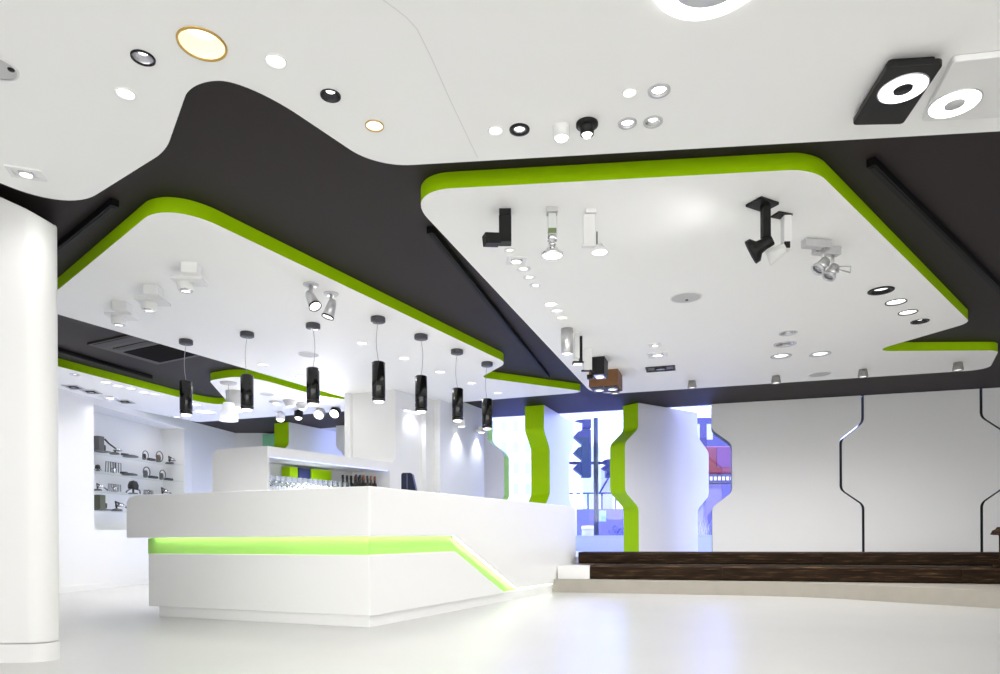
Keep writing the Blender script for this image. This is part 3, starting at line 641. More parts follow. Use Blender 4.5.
# ------------------------------------------------------------------ pivoting wall panels at the windows
ZB, ZT = 0.46, D-.012
ZP = [ZB, 1.20, 1.44, 2.22, 2.47, ZT]
def pivot_panel(center, d, top_half, kind, label, th=.33, edge=None):
    """kind +1 bulges in the middle, -1 narrows; d is the plan direction of its face, left edge to right edge."""
    d = Vector((d[0], d[1], 0)).normalized(); nrm = Vector((-d.y, d.x, 0))
    o = thing('pivot_panel', label, 'partition panel', (center[0], center[1], ZB), 'white pivoting wall panels')
    off = .31*kind
    def prof(sign):
        hs = [top_half, top_half, top_half+off, top_half+off, top_half, top_half]
        pts = list(zip(hs, ZP)); out = [pts[0]]
        for i in range(1, 5):
            (h0, z0), (h1, z1), (h2, z2) = pts[i-1], pts[i], pts[i+1]
            A, P, B = Vector((h0, z0)), Vector((h1, z1)), Vector((h2, z2)); L = .07
            p0 = P + (A-P).normalized()*L; p2 = P + (B-P).normalized()*L
            for k in range(6):
                s = k/5; out.append(tuple(p0*(1-s)**2 + P*2*s*(1-s) + p2*s*s))
        out.append(pts[-1]); return [(sign*h, z) for h, z in out]
    L, R = prof(-1), prof(1)
    P = lambda h, z, k: d*h + nrm*k + Vector((0, 0, z-ZB))
    # two white faces
    bm = NB()
    for k in (0, th):
        for i in range(len(L)-1):
            bm.faces.new([bm.verts.new(P(*L[i],k)), bm.verts.new(P(*R[i],k)), bm.verts.new(P(*R[i+1],k)), bm.verts.new(P(*L[i+1],k))])
    bmesh.ops.remove_doubles(bm, verts=bm.verts, dist=1e-5); 
    obj('face_board', bm, PANELW, o)
    for side in (L, R):
        bm = NB()
        for i in range(len(side)-1):
            f = bm.faces.new([bm.verts.new(P(*side[i],0)), bm.verts.new(P(*side[i],th)), bm.verts.new(P(*side[i+1],th)), bm.verts.new(P(*side[i+1],0))]); f.smooth = True
        bmesh.ops.remove_doubles(bm, verts=bm.verts, dist=1e-5)
        e = obj('edge_band', bm, edge or GREEN, o); e['label'] = 'lime green edge with painted shade' if edge else 'lime green edge band'
    bm = NB()
    for z, row in ((ZB, 0), (ZT, -1)):
        bm.faces.new([bm.verts.new(P(*L[row],0)), bm.verts.new(P(*R[row],0)), bm.verts.new(P(*R[row],th)), bm.verts.new(P(*L[row],th))])
    obj('end_cap', bm, PANELW, o)
    bm = NB(); tube(bm, Vector((0,0,ZT-ZB))+nrm*th/2, Vector((0,0,ZT-ZB+.011))+nrm*th/2, .04); obj('pivot_pin', bm, SILVER, o)
def cm(a, b): return ((a[0]+b[0])/2, (a[1]+b[1])/2)
pivot_panel(cm((2.24,10.76),(3.46,11.65)), (3.46-2.24, 11.65-10.76), .755, 1, 'white bulging wall panel turned open with its lime edge towards the bar')
pivot_panel(cm((.73,10.89),(1.40,12.62)), (1.40-.73, 12.62-10.89), 0.93, -1, 'white waisted wall panel turned nearly edge-on with lime edge, left of the traffic light')
# closed panels along the wall line
EDGE_SHADED = mat('shaded_lime_edge', (.02,.045,.006), .6, noise=.05, nscale=4, spec=.2)  # lime edges of closed panels, shade of the narrow gaps put into the colour
def wall_panel_at(x0, x1, kind, label, gap=.036, edge=None):
    p0 = Vector((x0, 11.91-.29*x0, 0)); p1 = Vector((x1, 11.91-.29*x1, 0)); c = (p0+p1)/2
    pivot_panel((c.x, c.y), (WD.x, WD.y), (p1-p0).length/2 - gap/2, kind, label, edge=edge)
wall_panel_at(3.455, 5.604, -1, 'closed white waisted wall panel in the middle of the right wall', edge=EDGE_SHADED)
wall_panel_at(5.604, 7.115, 1, 'closed white bulging wall panel between the two narrow gaps at right', edge=EDGE_SHADED)
wall_panel_at(7.115, 9.26, -1, 'closed white waisted wall panel at the far right edge of the picture', edge=EDGE_SHADED)
wall_panel_at(-3.16, -1.74, -1, 'closed waisted wall panel added behind the bar tower to block daylight')  # added panel, shuts blue daylight out of the left of the room
wall_panel_at(-1.72, -.20, 1, 'closed white bulging wall panel partly hidden behind the bluish wall')
dz = Vector((.447,.894,0))
pivot_panel((-3.93+.447*.78, 12.35+.894*.78), (.447,.894), .74, 1, 'white panel with lime edge turned open behind the bar unit', th=.36)
# pale green edge panel a bit further along
bm = NB(); q0 = at(262.5,440,13.6); q1 = at(273,440,13.6)
prism(bm, [(q0.x,13.6),(q1.x+.15,13.6),(q1.x+.15,13.7),(q0.x,13.7)], 0.3, D-.05)
o = struct('window_film', bm, mat('mint_film', (.25,.62,.33), .3, noise=.05, nscale=4)); del o['kind']; tag(o, 'mint green glazed strip left of the lime panel edge behind the bar', 'glass panel')

# ------------------------------------------------------------------ raised platform, stone base and dark beams
bm = NB(); prism(bm, [(-.3,9.14),(1.3,8.70),(3.0,8.22),(3.6,7.98),(3.98,7.70),(4.30,7.32),(4.98,6.64),(6.2,5.4),(9.8,5.4),(9.8,9.0),(3.0,10.4),(-.3,11.2)], 0, .172)
struct('floor_step', bm, STONE)
def bl(X, c): return Vector((X, c-.29*X, 0))
def beam(x0, x1, c, dep, z0, z1, label, group='dark timbers of the steps'):
    a = Vector((x0, c-.29*x0, 0)); b = Vector((x1, c-.29*x1, 0)); d = (b-a); L = d.length; d.normalize()
    bm = NB(); n = max(6, int(L/.12)); hh = z1-z0; rows = []
    prof = [(0,.012),(.012,0),(.5,-.004),(hh-.02,0) ,(hh,.02),(hh,dep),(0,dep)]
    prof = [(0,.014),(.014,0),(hh*.5,-.003),(hh-.016,.001),(hh,.018),(hh,dep),(0,dep)]
    for i in range(n+1):
        x = L*i/n; row = []
        for k, (pz, py) in enumerate(prof):
            j = random.uniform(-1,1)*(.004 if k < 5 else 0)
            row.append(bm.verts.new((x, py+j, pz + (random.uniform(-1,1)*.003 if k in (3,4) else 0))))
        rows.append(row)
    for r0, r1 in zip(rows, rows[1:]):
        for k in range(len(prof)):
            m = (k+1) % len(prof); bm.faces.new([r0[k], r0[m], r1[m], r1[k]])
    bm.faces.new(rows[0][::-1]); bm.faces.new(rows[-1])
    o = obj('timber_beam', bm, BEAM, None, (a.x, a.y, z0)); o.rotation_euler = (0,0,math.atan2(d.y, d.x))
    return tag(o, label, 'timber', group)
xs = lambda u, c: (u-HU)/F*c/(1+.29*(u-HU)/F)
Z1, Z2 = .352, .515
beam(xs(589.5,9.19)+.0, xs(722,9.19)-.002, 9.19, .47, .177, Z1, 'lower front timber step starting beside the white block by the bar')
beam(xs(722,9.19)+.002, xs(961,9.19)-.002, 9.19, .47, .177, Z1, 'long lower front timber step in the middle of the tier')
beam(xs(961,9.19)+.002, xs(1130,9.19), 9.19, .47, .177, Z1, 'lower front timber step at the right picture edge')
beam(1.098, xs(823,9.68)-.002, 9.68, .5, .362, Z2, 'upper timber step from the bar to below the first narrow wall gap')
beam(xs(823,9.68)+.002, xs(1130,9.68), 9.68, .5, .362, Z2, 'upper timber step running to the right picture edge')
bm = NB(); prism(bm, [tuple(bl(-.3,9.75)[:2]), tuple(bl(9.5,9.75)[:2]), tuple(bl(9.5,14)[:2]), tuple(bl(-.3,14)[:2])], .17, .356); struct('floor_platform', bm, STONE)
bm = NB(); prism(bm, [tuple(bl(-2.2,10.15)[:2]), tuple(bl(9.5,10.15)[:2]), tuple(bl(9.5,14.2)[:2]), tuple(bl(-2.2,14.2)[:2])], .352, .44); struct('floor_landing_unseen', bm, PANELW)  # unseen landing, made white to bounce daylight up to the dark ceiling
a = bl(xs(575,9.19), 9.16); b = bl(xs(589,9.19), 9.16)
bm = NB(); prism(bm, [(.768,8.937),(b.x,b.y),(b.x+.08,b.y+.3),(1.0,9.33)], .172, .345); o = obj('step_block', bm, COUNTERW, bevel=.004); tag(o, 'white block closing the end of the lower timber step beside the bar', 'block')
# dark carved post at the right edge
p = bl(xs(996,9.19)+.04, 9.19+.12); t = thing('carved_post', 'dark carved post with curled top on the timber step at the right edge', 'post', (p.x+.15, p.y, Z1-.0))
bm = NB(); box(bm, (0,0,.19), (.07,.12,.38)); box(bm, (0,0,.015), (.16,.2,.03)); obj('shaft', bm, BEAM, t, bevel=.006)
bm = NB(); prof = [(-.135,.385),(-.12,.40),(-.105,.43),(-.07,.445),(-.05,.47),(.08,.475),(.08,.37),(-.03,.37),(-.06,.39),(-.1,.378)]
A = [bm.verts.new((x,-.07,z)) for x, z in prof]; B = [bm.verts.new((x,.07,z)) for x, z in prof]
for i in range(len(prof)): bm.faces.new([A[i], A[(i+1)%len(prof)], B[(i+1)%len(prof)], B[i]])
bm.faces.new(A[::-1]); bm.faces.new(B); obj('curled_top', bm, BEAM, t, bevel=.006)

# ------------------------------------------------------------------ bar counter
C0 = Vector((-1.07, 5.48, 0)); DL = Vector((-.9291,.3699,0)); DR = Vector((.4660,.8848,0)); NL = Vector((.3699,.9291,0)); NR = Vector((-.8848,.4660,0))
def miter(o):                                  # point offset inward by o from both wings at the corner
    det = NL.x*NR.y - NL.y*NR.x
    return C0 + Vector(((o*NR.y - NL.y*o)/det, (NL.x*o - o*NR.x)/det, 0))
def vee(rprof, lprof, front, back, rround=None):
    """solid V-shaped body: right-wing and left-wing elevation profiles (t, z), first and last points at the corner."""
    bm = NB()
    def V(w, t, z, o):
        if abs(t) < 1e-6: p = miter(o)
        elif w == 'r': p = C0 + DR*t + NR*o
        else: p = C0 + DL*t + NL*o
        return bm.verts.new((p.x, p.y, z))
    for w, pr in (('r', rprof), ('l', lprof)):
        A = [V(w, t, z, front) for t, z in pr]; B = [V(w, t, z, back) for t, z in pr]
        bm.faces.new(A); bm.faces.new(B[::-1])
        for i in range(len(pr)-1):
            bm.faces.new([A[i], A[i+1], B[i+1], B[i]])
    bmesh.ops.remove_doubles(bm, verts=bm.verts, dist=1e-4)
    return bm
bar = thing('bar_counter', 'long white angular bar counter with glowing lime band', 'bar counter', (0,0,0))
ZC = 1.168
obj('upper_body', vee([(0,.752),(1.335,.752),(2.73,.128),(4.64,.104),(4.64,ZC-.12),(4.60,ZC-.035),(4.52,ZC),(0,ZC)], [(0,.752),(2.775,.752),(2.775,ZC-.07),(2.74,ZC-.022),(2.64,ZC),(0,ZC)], 0, .6), COUNTERW, bar, bevel=.012, seg=3)
obj('lower_body', vee([(0,.097),(2.42,.097),(1.335,.598),(0,.598)], [(0,.097),(2.48,.097),(2.48,.598),(0,.598)], 0, .5), COUNTERW, bar, bevel=.004)
e = obj('glowing_band', vee([(0,.1),(4.52,.1),(4.52,.86),(0,.86)], [(0,.1),(2.46,.1),(2.46,.55),(2.555,.6),(2.555,.74),(2.46,.76),(2.46,.86),(0,.86)], .06, .45), LEDGREEN, bar); e['label'] = 'lime green lit recess band'
obj('plinth', vee([(0,0),(3.84,0),(3.84,.105),(0,.105)], [(0,0),(2.37,0),(2.37,.105),(0,.105)], .022, .42), COUNTERW, bar)
# hidden LED strip under the overhang
bm = NB()
def strip(p0, p1, z0, z1, nrm, o=.018, w=.02):
    a, b = p0 + nrm*o, p1 + nrm*o; a2, b2 = p0 + nrm*(o+w), p1 + nrm*(o+w)
    bm.faces.new([bm.verts.new((q.x, q.y, z)) for q, z in ((a,z0),(b,z1),(b2,z1),(a2,z0))])
strip(C0+DL*.02, C0+DL*2.45, .749, .749, NL); strip(C0+DR*.02, C0+DR*1.33, .749, .749, NR); strip(C0+DR*1.36, C0+DR*2.7, .737, .138, NR); strip(C0+DR*2.75, C0+DR*4.5, .124, .101, NR)
obj('led_strip', bm, LED, bar)

# till on the counter behind the doorway recess
q = at(409,484,6.5); t = thing('till_screen', 'dark navy till with sloping side standing on the bar counter', 'till', (q.x, q.y, ZC-.0))
k = 7.6/F
bm = NB(); pr = [(-.07,.02),(-.07,.185),(-.058,.20),(.025,.20),(.036,.19),(.075,.02)]
for zz in (0,):
    A = [bm.verts.new((x,-.05,z)) for x, z in pr]; B = [bm.verts.new((x,.10,z)) for x, z in pr]
    for i in range(len(pr)): bm.faces.new([A[i], A[(i+1)%len(pr)], B[(i+1)%len(pr)], B[i]])
    bm.faces.new(A[::-1]); bm.faces.new(B)
obj('body', bm, NAVY, t, bevel=.01, seg=3)
bm = NB(); box(bm, (-.012,-.053,.11), (.006,.006,.15)); obj('seam_strip', bm, mat('navy_seam', (.05,.07,.16), .4, noise=.05, nscale=10), t)
bm = NB(); box(bm, (.0,.03,.01), (.12,.12,.02)); obj('foot', bm, BLACK, t)

# ------------------------------------------------------------------ back bar unit and tower
P1 = Vector((-2.594, 7.45, 0)); D2 = Vector((.53,.848,0)); N2 = DL.copy()
ZU = 1.772
def q2(t, s=0.0, z=0.0): v = P1 + D2*t + N2*s; return Vector((v.x, v.y, z))
T1 = 2.165; TE = 2.25                           # riser of the tower, end of the first post
bb = thing('back_bar_unit', 'white shelving unit and tower behind the bar with bottle opening', 'shelving unit', (0,0,0))
def wedge(bm, t0, t1, s0, s1, z0, z1):
    pts = [q2(t0,s0), q2(t1,s0), q2(t1,s1), q2(t0,s1)]; prism(bm, [p[:2] for p in pts], z0, z1)
SW = .80
# L profile drawn with fillet, extruded along the left-wing direction: header + riser
OZ0, OZ1, OT0, OT1 = 1.265, 1.662, .025, 2.04
def extr(bm, prof, s0, s1):
    A = [bm.verts.new(q2(t, s0, z)) for t, z in prof]; B = [bm.verts.new(q2(t, s1, z)) for t, z in prof]
    n = len(prof)
    for i in range(n): f = bm.faces.new([A[i], A[(i+1)%n], B[(i+1)%n], B[i]])
    bm.faces.new(A[::-1]); bm.faces.new(B)
arc = [(T1 - .09 + .09*math.sin(a), ZU + .09 - .09*math.cos(a)) for a in [math.pi/2*k/8 for k in range(9)]]
TR = 2.30
prof = [(0,OZ1),(OT1,OZ1),(OT1,0),(TR,0),(TR,W-.002)] + [(T1,W-.002)] + arc[::-1] + [(0,ZU)]
# left end rounded where the top meets the side: cut later by a bevelled end piece
bm = NB(); extr(bm, prof, 0, SW-.1); obj('carcass', bm, WHITE, bb)
bm = NB()
ep = [(SW-.1, 0), (SW-.1, ZU)] + [(SW-.1+.1*math.sin(a), ZU-.1+.1*math.cos(a)) for a in [math.pi/2*k/8 for k in range(1, 9)]] + [(SW, 0)]
A = [bm.verts.new(q2(0, s, z)) for s, z in ep]; B = [bm.verts.new(q2(T1+.05, s, z)) for s, z in ep]
for i in range(len(ep)): bm.faces.new([A[i], A[(i+1)%len(ep)], B[(i+1)%len(ep)], B[i]])
bm.faces.new(A[::-1]); bm.faces.new(B); obj('end_panel', bm, WHITE, bb)
bm = NB(); wedge(bm, 0, OT1, 0, SW-.1, 0, OZ0); obj('base_cabinet', bm, WHITE, bb)
bm = NB(); wedge(bm, 0, OT0, 0, SW-.1, OZ0, OZ1); obj('side_post', bm, WHITE, bb)
bm = NB(); wedge(bm, T1-.05, TR, SW-.1, SW, 0, W-.002); obj('tower_side', bm, WHITE, bb)
bm = NB(); wedge(bm, OT0, OT1, .62, .66, OZ0, OZ1); obj('back_board', bm, WHITE, bb)
bm = NB(); wedge(bm, OT0, OT1, .46, .62, 1.468, 1.48); obj('ledge', bm, WHITE, bb)
bm = NB(); wedge(bm, OT0+.01, OT1-.01, .02, .05, OZ1-.012, OZ1-.001); e = obj('led_strip', bm, LEDV, bb); e['label'] = 'bluish lit strip'
lamp('bulb', tuple(q2(1.0,.3,OZ1-.05)), 10, 170, 1, .3, col=(.8,.85,1), parent=bb)
# coloured cuboids added for the green and navy seen through the opening
for i, (t0, t1, c, lab) in enumerate(((.80,.93,GREEN,'added green cuboid above the glasses, nearest the left end of the opening'),(.95,1.14,mat('navy_block', (.015,.025,.11), .5, noise=.05, nscale=8),'added navy blue cuboid between the two green ones in the bar opening'),(1.16,1.50,GREEN,'added long green cuboid above the glasses next to the bottles'))):
    bm = NB(); wedge(bm, t0, t1, .48, .60, 1.481, 1.63); o = obj('cuboid', bm, c, bevel=.004); tag(o, lab, 'cuboid', 'coloured cuboids in the bar opening')
# wine glasses
def goblet(bm, c, h=.19, r=.034):
    lathe(bm, [(0,0),(r*.9,.001),(r*.85,.005),(.005,.012),(.004,h*.42),(.012,h*.47),(r*.85,h*.58),(r,h*.72),(r*.85,h)], 14, c)
gb = None
for row in range(2):
    for i in range(17):
        p = q2(.09 + i*.079 + row*.03, .10 + row*.14, OZ0+.001)
        if gb is None:
            bm = NB(); goblet(bm, (0,0,0)); gb = obj('wine_glass', bm, GLASS, None, p); o = gb
        else:
            o = gb.copy(); COL.objects.link(o); o.location = p
        tag(o, 'clear stemmed wine glass in the %s row of the bar opening' % ('front' if row == 0 else 'rear'), 'wine glass', 'wine glasses in the %s row' % ('front' if row == 0 else 'rear'))
# bottles
BG = [mat('bottle_black', (.008,.008,.007), .15, noise=.1, nscale=10), mat('bottle_brown', (.03,.012,.005), .12, noise=.1, nscale=10), mat('bottle_green', (.02,.05,.02), .12, noise=.1, nscale=10)]
CAPM = [mat('foil_black', (.01,.01,.012), .4, noise=.1, nscale=10), mat('foil_copper', (.25,.10,.05), .35, metal=.5, noise=.1, nscale=10)]
LBL = mat('paper_label', (.7,.68,.6), .6, noise=.05, nscale=20)
protos = {}
def bottle(t0, s, kind, label, h=.30):
    p = q2(t0, s, OZ0+.001)
    if kind not in protos:
        o = thing('wine_bottle', label, 'bottle', p, 'bottles in the bar opening')
        bm = NB(); lathe(bm, [(0,0),(.031,.0),(.033,.006),(.033,.165),(.028,.195),(.014,.215),(.013,h-.005),(.015,h-.003),(.015,h),(0,h)], 18); obj('body', bm, BG[kind % 3], o)
        bm = NB(); lathe(bm, [(.0145,h-.055),(.0165,h-.05),(.0165,h+.002),(0,h+.003)], 16); obj('capsule', bm, CAPM[kind % 2], o)
        bm = NB(); lathe(bm, [(.0332,.05),(.0336,.051),(.0336,.12),(.0332,.121)], 18); obj('paper_label', bm, LBL if kind else BG[0], o)
        protos[kind] = o
    else:
        o = protos[kind].copy(); COL.objects.link(o); o.location = p
        for ch in protos[kind].children:
            c = ch.copy(); COL.objects.link(c); c.parent = o
    return tag(o, label, 'bottle', 'bottles in the bar opening')
names = ['dark bottle next to the glasses, first of the front row','second dark bottle of the front row, counted from the glasses','third dark bottle of the front row, counted from the glasses','fourth dark bottle of the front row, counted from the glasses','fifth dark bottle of the front row, counted from the glasses','dark bottle at the post end of the front row']
for i in range(6): bottle(1.50+i*.07, .09+.0*i, [0,0,1,0,1,1][i], names[i])
names = ['green bottle standing behind the glasses, first of the rear row','second green bottle of the rear row, counted from the glasses','third green bottle of the rear row, counted from the glasses','fourth bottle of the rear row, counted from the glasses','fifth bottle of the rear row, counted from the glasses','bottle at the post end of the rear row']
for i in range(6): bottle(1.465+i*.075, .27, [2,2,2,1,0,1][i], names[i], .30)
# wall behind the tower with its bright doorway recess
RT0, RT1, RZ = 2.31, 2.84, 2.56
bm = NB(); wedge(bm, TR+.002, 3.0, 0, .3, RZ, W-.002); wedge(bm, RT1, 3.0, 0, .3, 0, RZ); wedge(bm, TR+.002, 3.02, .07, .42, 0, W-.002); 
c = q2(3.0, .16); pts = [q2(3.0,0)] + [c + D2*(.16*math.sin(a)) - N2*(.16*math.cos(a)) for a in [math.pi*k/12 for k in range(1, 12)]] + [q2(3.0,.32)]
prism(bm, [p[:2] for p in pts], 0, W-.002)
struct('wall_bar', bm, WHITE)
bm = NB(); wedge(bm, RT0+.1, RT1-.1, .02, .05, RZ-.02, RZ-.002); o = obj('recess_light', bm, LENSB); tag(o, 'slim cool light at the top of the doorway recess', 'ceiling light')
lamp('recess_bulb', tuple(q2((RT0+RT1)/2, .0, RZ-.06)), 1.2, 170, 1, .06, col=(.85,.88,1))
# bluish wall behind, with two wall spots
wb0, wb1 = Vector((-.95,9.86,0)), Vector((-.262,11.32,0)); wd = (wb1-wb0).normalized(); wn = Vector((-wd.y, wd.x, 0))
bm = NB(); pts = [wb0+wd*.14, wb1, wb1+wn*.14, wb0+wd*.14+wn*.14]; prism(bm, [p[:2] for p in pts], 0, D-.003); struct('wall_inner', bm, WHITE)
for i, (f, v, lab) in enumerate(((.40,424,'white wall spot washing light down, left of the pair behind the pendants'),(.83,432,'white wall spot washing light down, right of the pair near the window panel'))):
    p = wb0 + (wb1-wb0)*f; zz = at(460, v, p.y).z if i == 0 else at(484, v-2, p.y).z
    t = thing('wall_spotlight', lab, 'wall light', (p.x, p.y, zz), 'wall spots on the bluish wall')
    n = -wn
    bm = NB(); tube(bm, (0,0,0), tuple(n*.03), .03); obj('backplate', bm, WFIX, t)
    bm = NB(); c = n*.09; box(bm, tuple(c), (.12,.12,.1)); obj('body', bm, WFIX, t, bevel=.01)
    bm = NB(); lathe(bm, [(.05,-.051),(0,-.056)], 20, tuple(c)); obj('lens', bm, LENS, t)
    lamp('bulb', tuple(c + Vector((0,0,-.07))), 4, 100, 1, .03, col=(.9,.93,1), parent=t)

# ------------------------------------------------------------------ display niche: glass shelves and small lamp parts
SH = [2.055, 1.76, 1.465, 1.17]
for i, z in enumerate(SH):
    bm = NB(); pts = [lw(NY0+.01,.005), lw(NY1-.01,.005), lw(NY1-.01,ND-.005), lw(NY0+.01,ND-.005)]; prism(bm, [p[:2] for p in pts], z-.010, z)
    o = obj('glass_shelf', bm, SHELFG); tag(o, ['topmost clear glass shelf in the wall niche','second clear glass shelf from the top of the wall niche','third clear glass shelf from the top of the wall niche','lowest clear glass shelf in the wall niche'][i], 'shelf', 'glass shelves in the niche')
DK = [mat('charcoal_part', (.025,.025,.027), .4, noise=.1, nscale=20), mat('grey_part', (.11,.11,.11), .4, noise=.1, nscale=20), CHROME, mat('olive_part', (.10,.11,.07), .4, noise=.1, nscale=20), mat('bronze_part', (.16,.12,.08), .4, metal=.4, noise=.1, nscale=20)]
def wd_at(u):                                   # position along the niche for a picture column, mid depth
    r = (u-HU)/F; Y = (-6.01 - .131*9.11 - .17)/(r - .131); return Y
def shelf_pos(u, sh): Y = wd_at(u); return lw(Y, .17, SH[sh]+.001)
def shelf_thing(u, sh, label):
    t = thing('display_lamp', label, 'lamp', shelf_pos(u, sh), 'lamp fittings on the glass shelves', math.pi/2-.13); t.scale = (1.3, 1.3, 1.3); return t
# local x runs along the niche (to the right in view), y to the back
def arm_lamp(u, sh, label, k=1.0, m=0, s=1, dome=CHROME):
    t = shelf_thing(u, sh, label)
    bm = NB(); lathe(bm, [(0,0),(.055*k,0),(.05*k,.02*k),(.015*k,.03*k),(0,.03*k)], 20); obj('base', bm, DK[1], t)
    bm = NB(); wire(bm, [(0,0,.02*k),(-.02*s*k,0,.10*k),(.10*s*k,0,.07*k),(.2*s*k,0,.02*k)] if s > 0 else [(0,0,.02*k),(.03*k,0,.07*k),(-.10*k,0,.12*k),(-.16*k,0,.16*k)], .010*k); obj('arm', bm, DK[m], t)
    bm = NB(); lathe(bm, [(.0,.09*k),(.03*k,.085*k),(.055*k,.05*k),(.05*k,.05*k)], 20, (.05*k,0,-.0)); obj('shade', bm, dome, t)
def ring_part(u, sh, label, k=1.0, m=0, bar=True):
    t = shelf_thing(u, sh, label)
    bm = NB(); wire(bm, [(.07*k*math.cos(a), 0, .075*k+.068*k*math.sin(a)) for a in [2*math.pi*j/20 for j in range(20)]], .007*k, closed=True); obj('ring', bm, DK[1], t)
    bm = NB(); lathe(bm, [(0,0),(.028*k,.005),(.03*k,.07*k),(.02*k,.10*k),(0,.10*k)], 18, (.02*k,.03,0)); obj('socket', bm, DK[m], t)
    if bar: bm = NB(); box(bm, (.14*k,0,.016), (.15*k,.05,.03)); obj('driver_bar', bm, DK[0], t, bevel=.004)
def box_part(u, sh, label, k=1.0, m=1):
    t = shelf_thing(u, sh, label)
    bm = NB(); box(bm, (0,0,.09*k), (.09*k,.08*k,.18*k)); obj('body', bm, DK[m], t, bevel=.005)
    bm = NB(); tube(bm, (.07*k,0,.034), (.09*k,0,.085*k), .03*k, .02*k); obj('spot', bm, DK[0], t)
    bm = NB(); box(bm, (.02,0,.008), (.22*k,.12*k,.016)); obj('base', bm, DK[1], t)
def flat_part(u, sh, label, k=1.0):
    t = shelf_thing(u, sh, label)
    bm = NB(); lathe(bm, [(0,0),(.09*k,0),(.085*k,.016),(.04*k,.028),(0,.028)], 24); obj('disc', bm, DK[1], t)
    bm = NB(); tube(bm, (-.16*k,0,.018), (-.05*k,0,.026), .014); obj('connector', bm, DK[0], t)
def dome_part(u, sh, label, k=1.0, m=0):
    t = shelf_thing(u, sh, label)
    bm = NB(); lathe(bm, [(.055*k,.06*k),(.056*k,.10*k),(.04*k,.14*k),(0,.155*k)], 24); obj('dome', bm, DK[m], t)
    bm = NB(); wire(bm, [(.12*k,0,.012),(.11*k,0,.05*k),(.03*k,0,.06*k)], .008*k); wire(bm, [(-.12*k,0,.012),(-.10*k,0,.03*k),(-.03*k,0,.06*k)], .008*k); obj('legs', bm, DK[1], t)
    bm = NB(); lathe(bm, [(0,0),(.05*k,0),(.05*k,.012),(.012,.016),(.012,.062*k),(0,.062*k)], 20); obj('stand', bm, DK[1], t)
def wire_part(u, sh, label, k=1.0, cube=False):
    t = shelf_thing(u, sh, label)
    bm = NB()
    for j in range(5): wire(bm, [(-.07*k+.035*k*j,-.03,.009),(-.07*k+.035*k*j,-.03,.10*k),(-.06*k+.03*k*j,.04,.11*k),(-.07*k+.035*k*j,.04,.009)], .005)
    obj('cage', bm, DK[1], t)
    bm = NB(); lathe(bm, [(0,.0),(.03,.005),(.035,.05),(.0,.08)], 18); obj('glass_bulb', bm, CHROME, t)
box_part(99,0,'grey upright box fitting at the left end of the top shelf')
arm_lamp(115,0,'lamp with a dark rod slanting up to the left on the top shelf',1.0,0,-1)
flat_part(131,0,'flat grey disc fitting on the top shelf')
ring_part(146,0,'dark angular spot fitting on the top shelf, right of the flat disc',.8,0,True)
ring_part(160,0,'bronze ring fitting on the top shelf before the niche corner',1.0,4,False)
arm_lamp(170,0,'dark curved arm lamp at the right end of the top shelf',1.0,0,1)
dome_part(98,1,'small dark knob lamp at the left end of the second shelf',.5,0)
wire_part(114,1,'fitting of dark upright bars on the second shelf',1.25)
flat_part(130,1,'flat grey disc fitting on the second shelf',1.0)
ring_part(147,1,'ring fitting with dark bar on the second shelf, left of the niche corner',.95,1)
ring_part(163,1,'ring fitting with dark bar on the second shelf, at the niche corner',.9,1)
arm_lamp(98,2,'thin-legged lamp at the left end of the third shelf',.8,0,1)
wire_part(115,2,'small wire cage lamp on the third shelf',.9)
dome_part(133.5,2,'black dome lamp standing on the third shelf',1.1,0)
wire_part(149,2,'small clear lamp on the third shelf between black dome and long arm',.6)
arm_lamp(163,2,'lamp with long dark arm and silver dome at the right of the third shelf',1.15,0,1)
box_part(100,3,'dark cluster fitting at the left end of the lowest shelf',1.0,3)
arm_lamp(117,3,'dark bowed arm lamp on the lowest shelf beside the bar',1.15,0,1)

# ------------------------------------------------------------------ window bay and street
def bay(s, off): return wl(s, off)
bm = NB()
G0, G1, GO = -2.3, 9.6, 1.95
def bayprism(bm, s0, s1, o0, o1, z0, z1):
    pts = [bay(s0,o0), bay(s1,o0), bay(s1,o1), bay(s0,o1)]; prism(bm, [p[:2] for p in pts], z0, z1)
bayprism(bm, G0, G1, GO, GO+.25, .2, .70); bayprism(bm, G0, G1, GO-.03, GO, .44, .535)
struct('wall_sill', bm, PANELW)
FRM = mat('window_frame_white', (.75,.76,.8), .4, noise=.01, nscale=5)
for i, (s0, s1) in enumerate(((-2.3,.6),(.6,2.25),(2.25,5.1),(5.1,7.4),(7.4,9.6))):
    bm = NB(); w = .05
    bayprism(bm, s0, s0+w, GO+.06, GO+.14, .70, 3.9); bayprism(bm, s1-w, s1, GO+.06, GO+.14, .70, 3.9)
    bayprism(bm, s0+w, s1-w, GO+.06, GO+.14, .70, .75); bayprism(bm, s0+w, s1-w, GO+.06, GO+.14, 3.85, 3.9)
    o = struct('window_%d' % (i+1), bm, FRM)
    bm = NB(); bayprism(bm, s0+w, s1-w, GO+.095, GO+.105, .75, 3.85); obj('window_glass', bm, PANE, o)
bm = NB(); bayprism(bm, -5.2, G1, .13, GO+.3, 3.9, 4.0); struct('ceiling_bay', bm, PANELW)
bm = NB(); bayprism(bm, -5.2, G1, .12, .2, D+.001, 3.9); struct('wall_bay_upper', bm, PANELW)
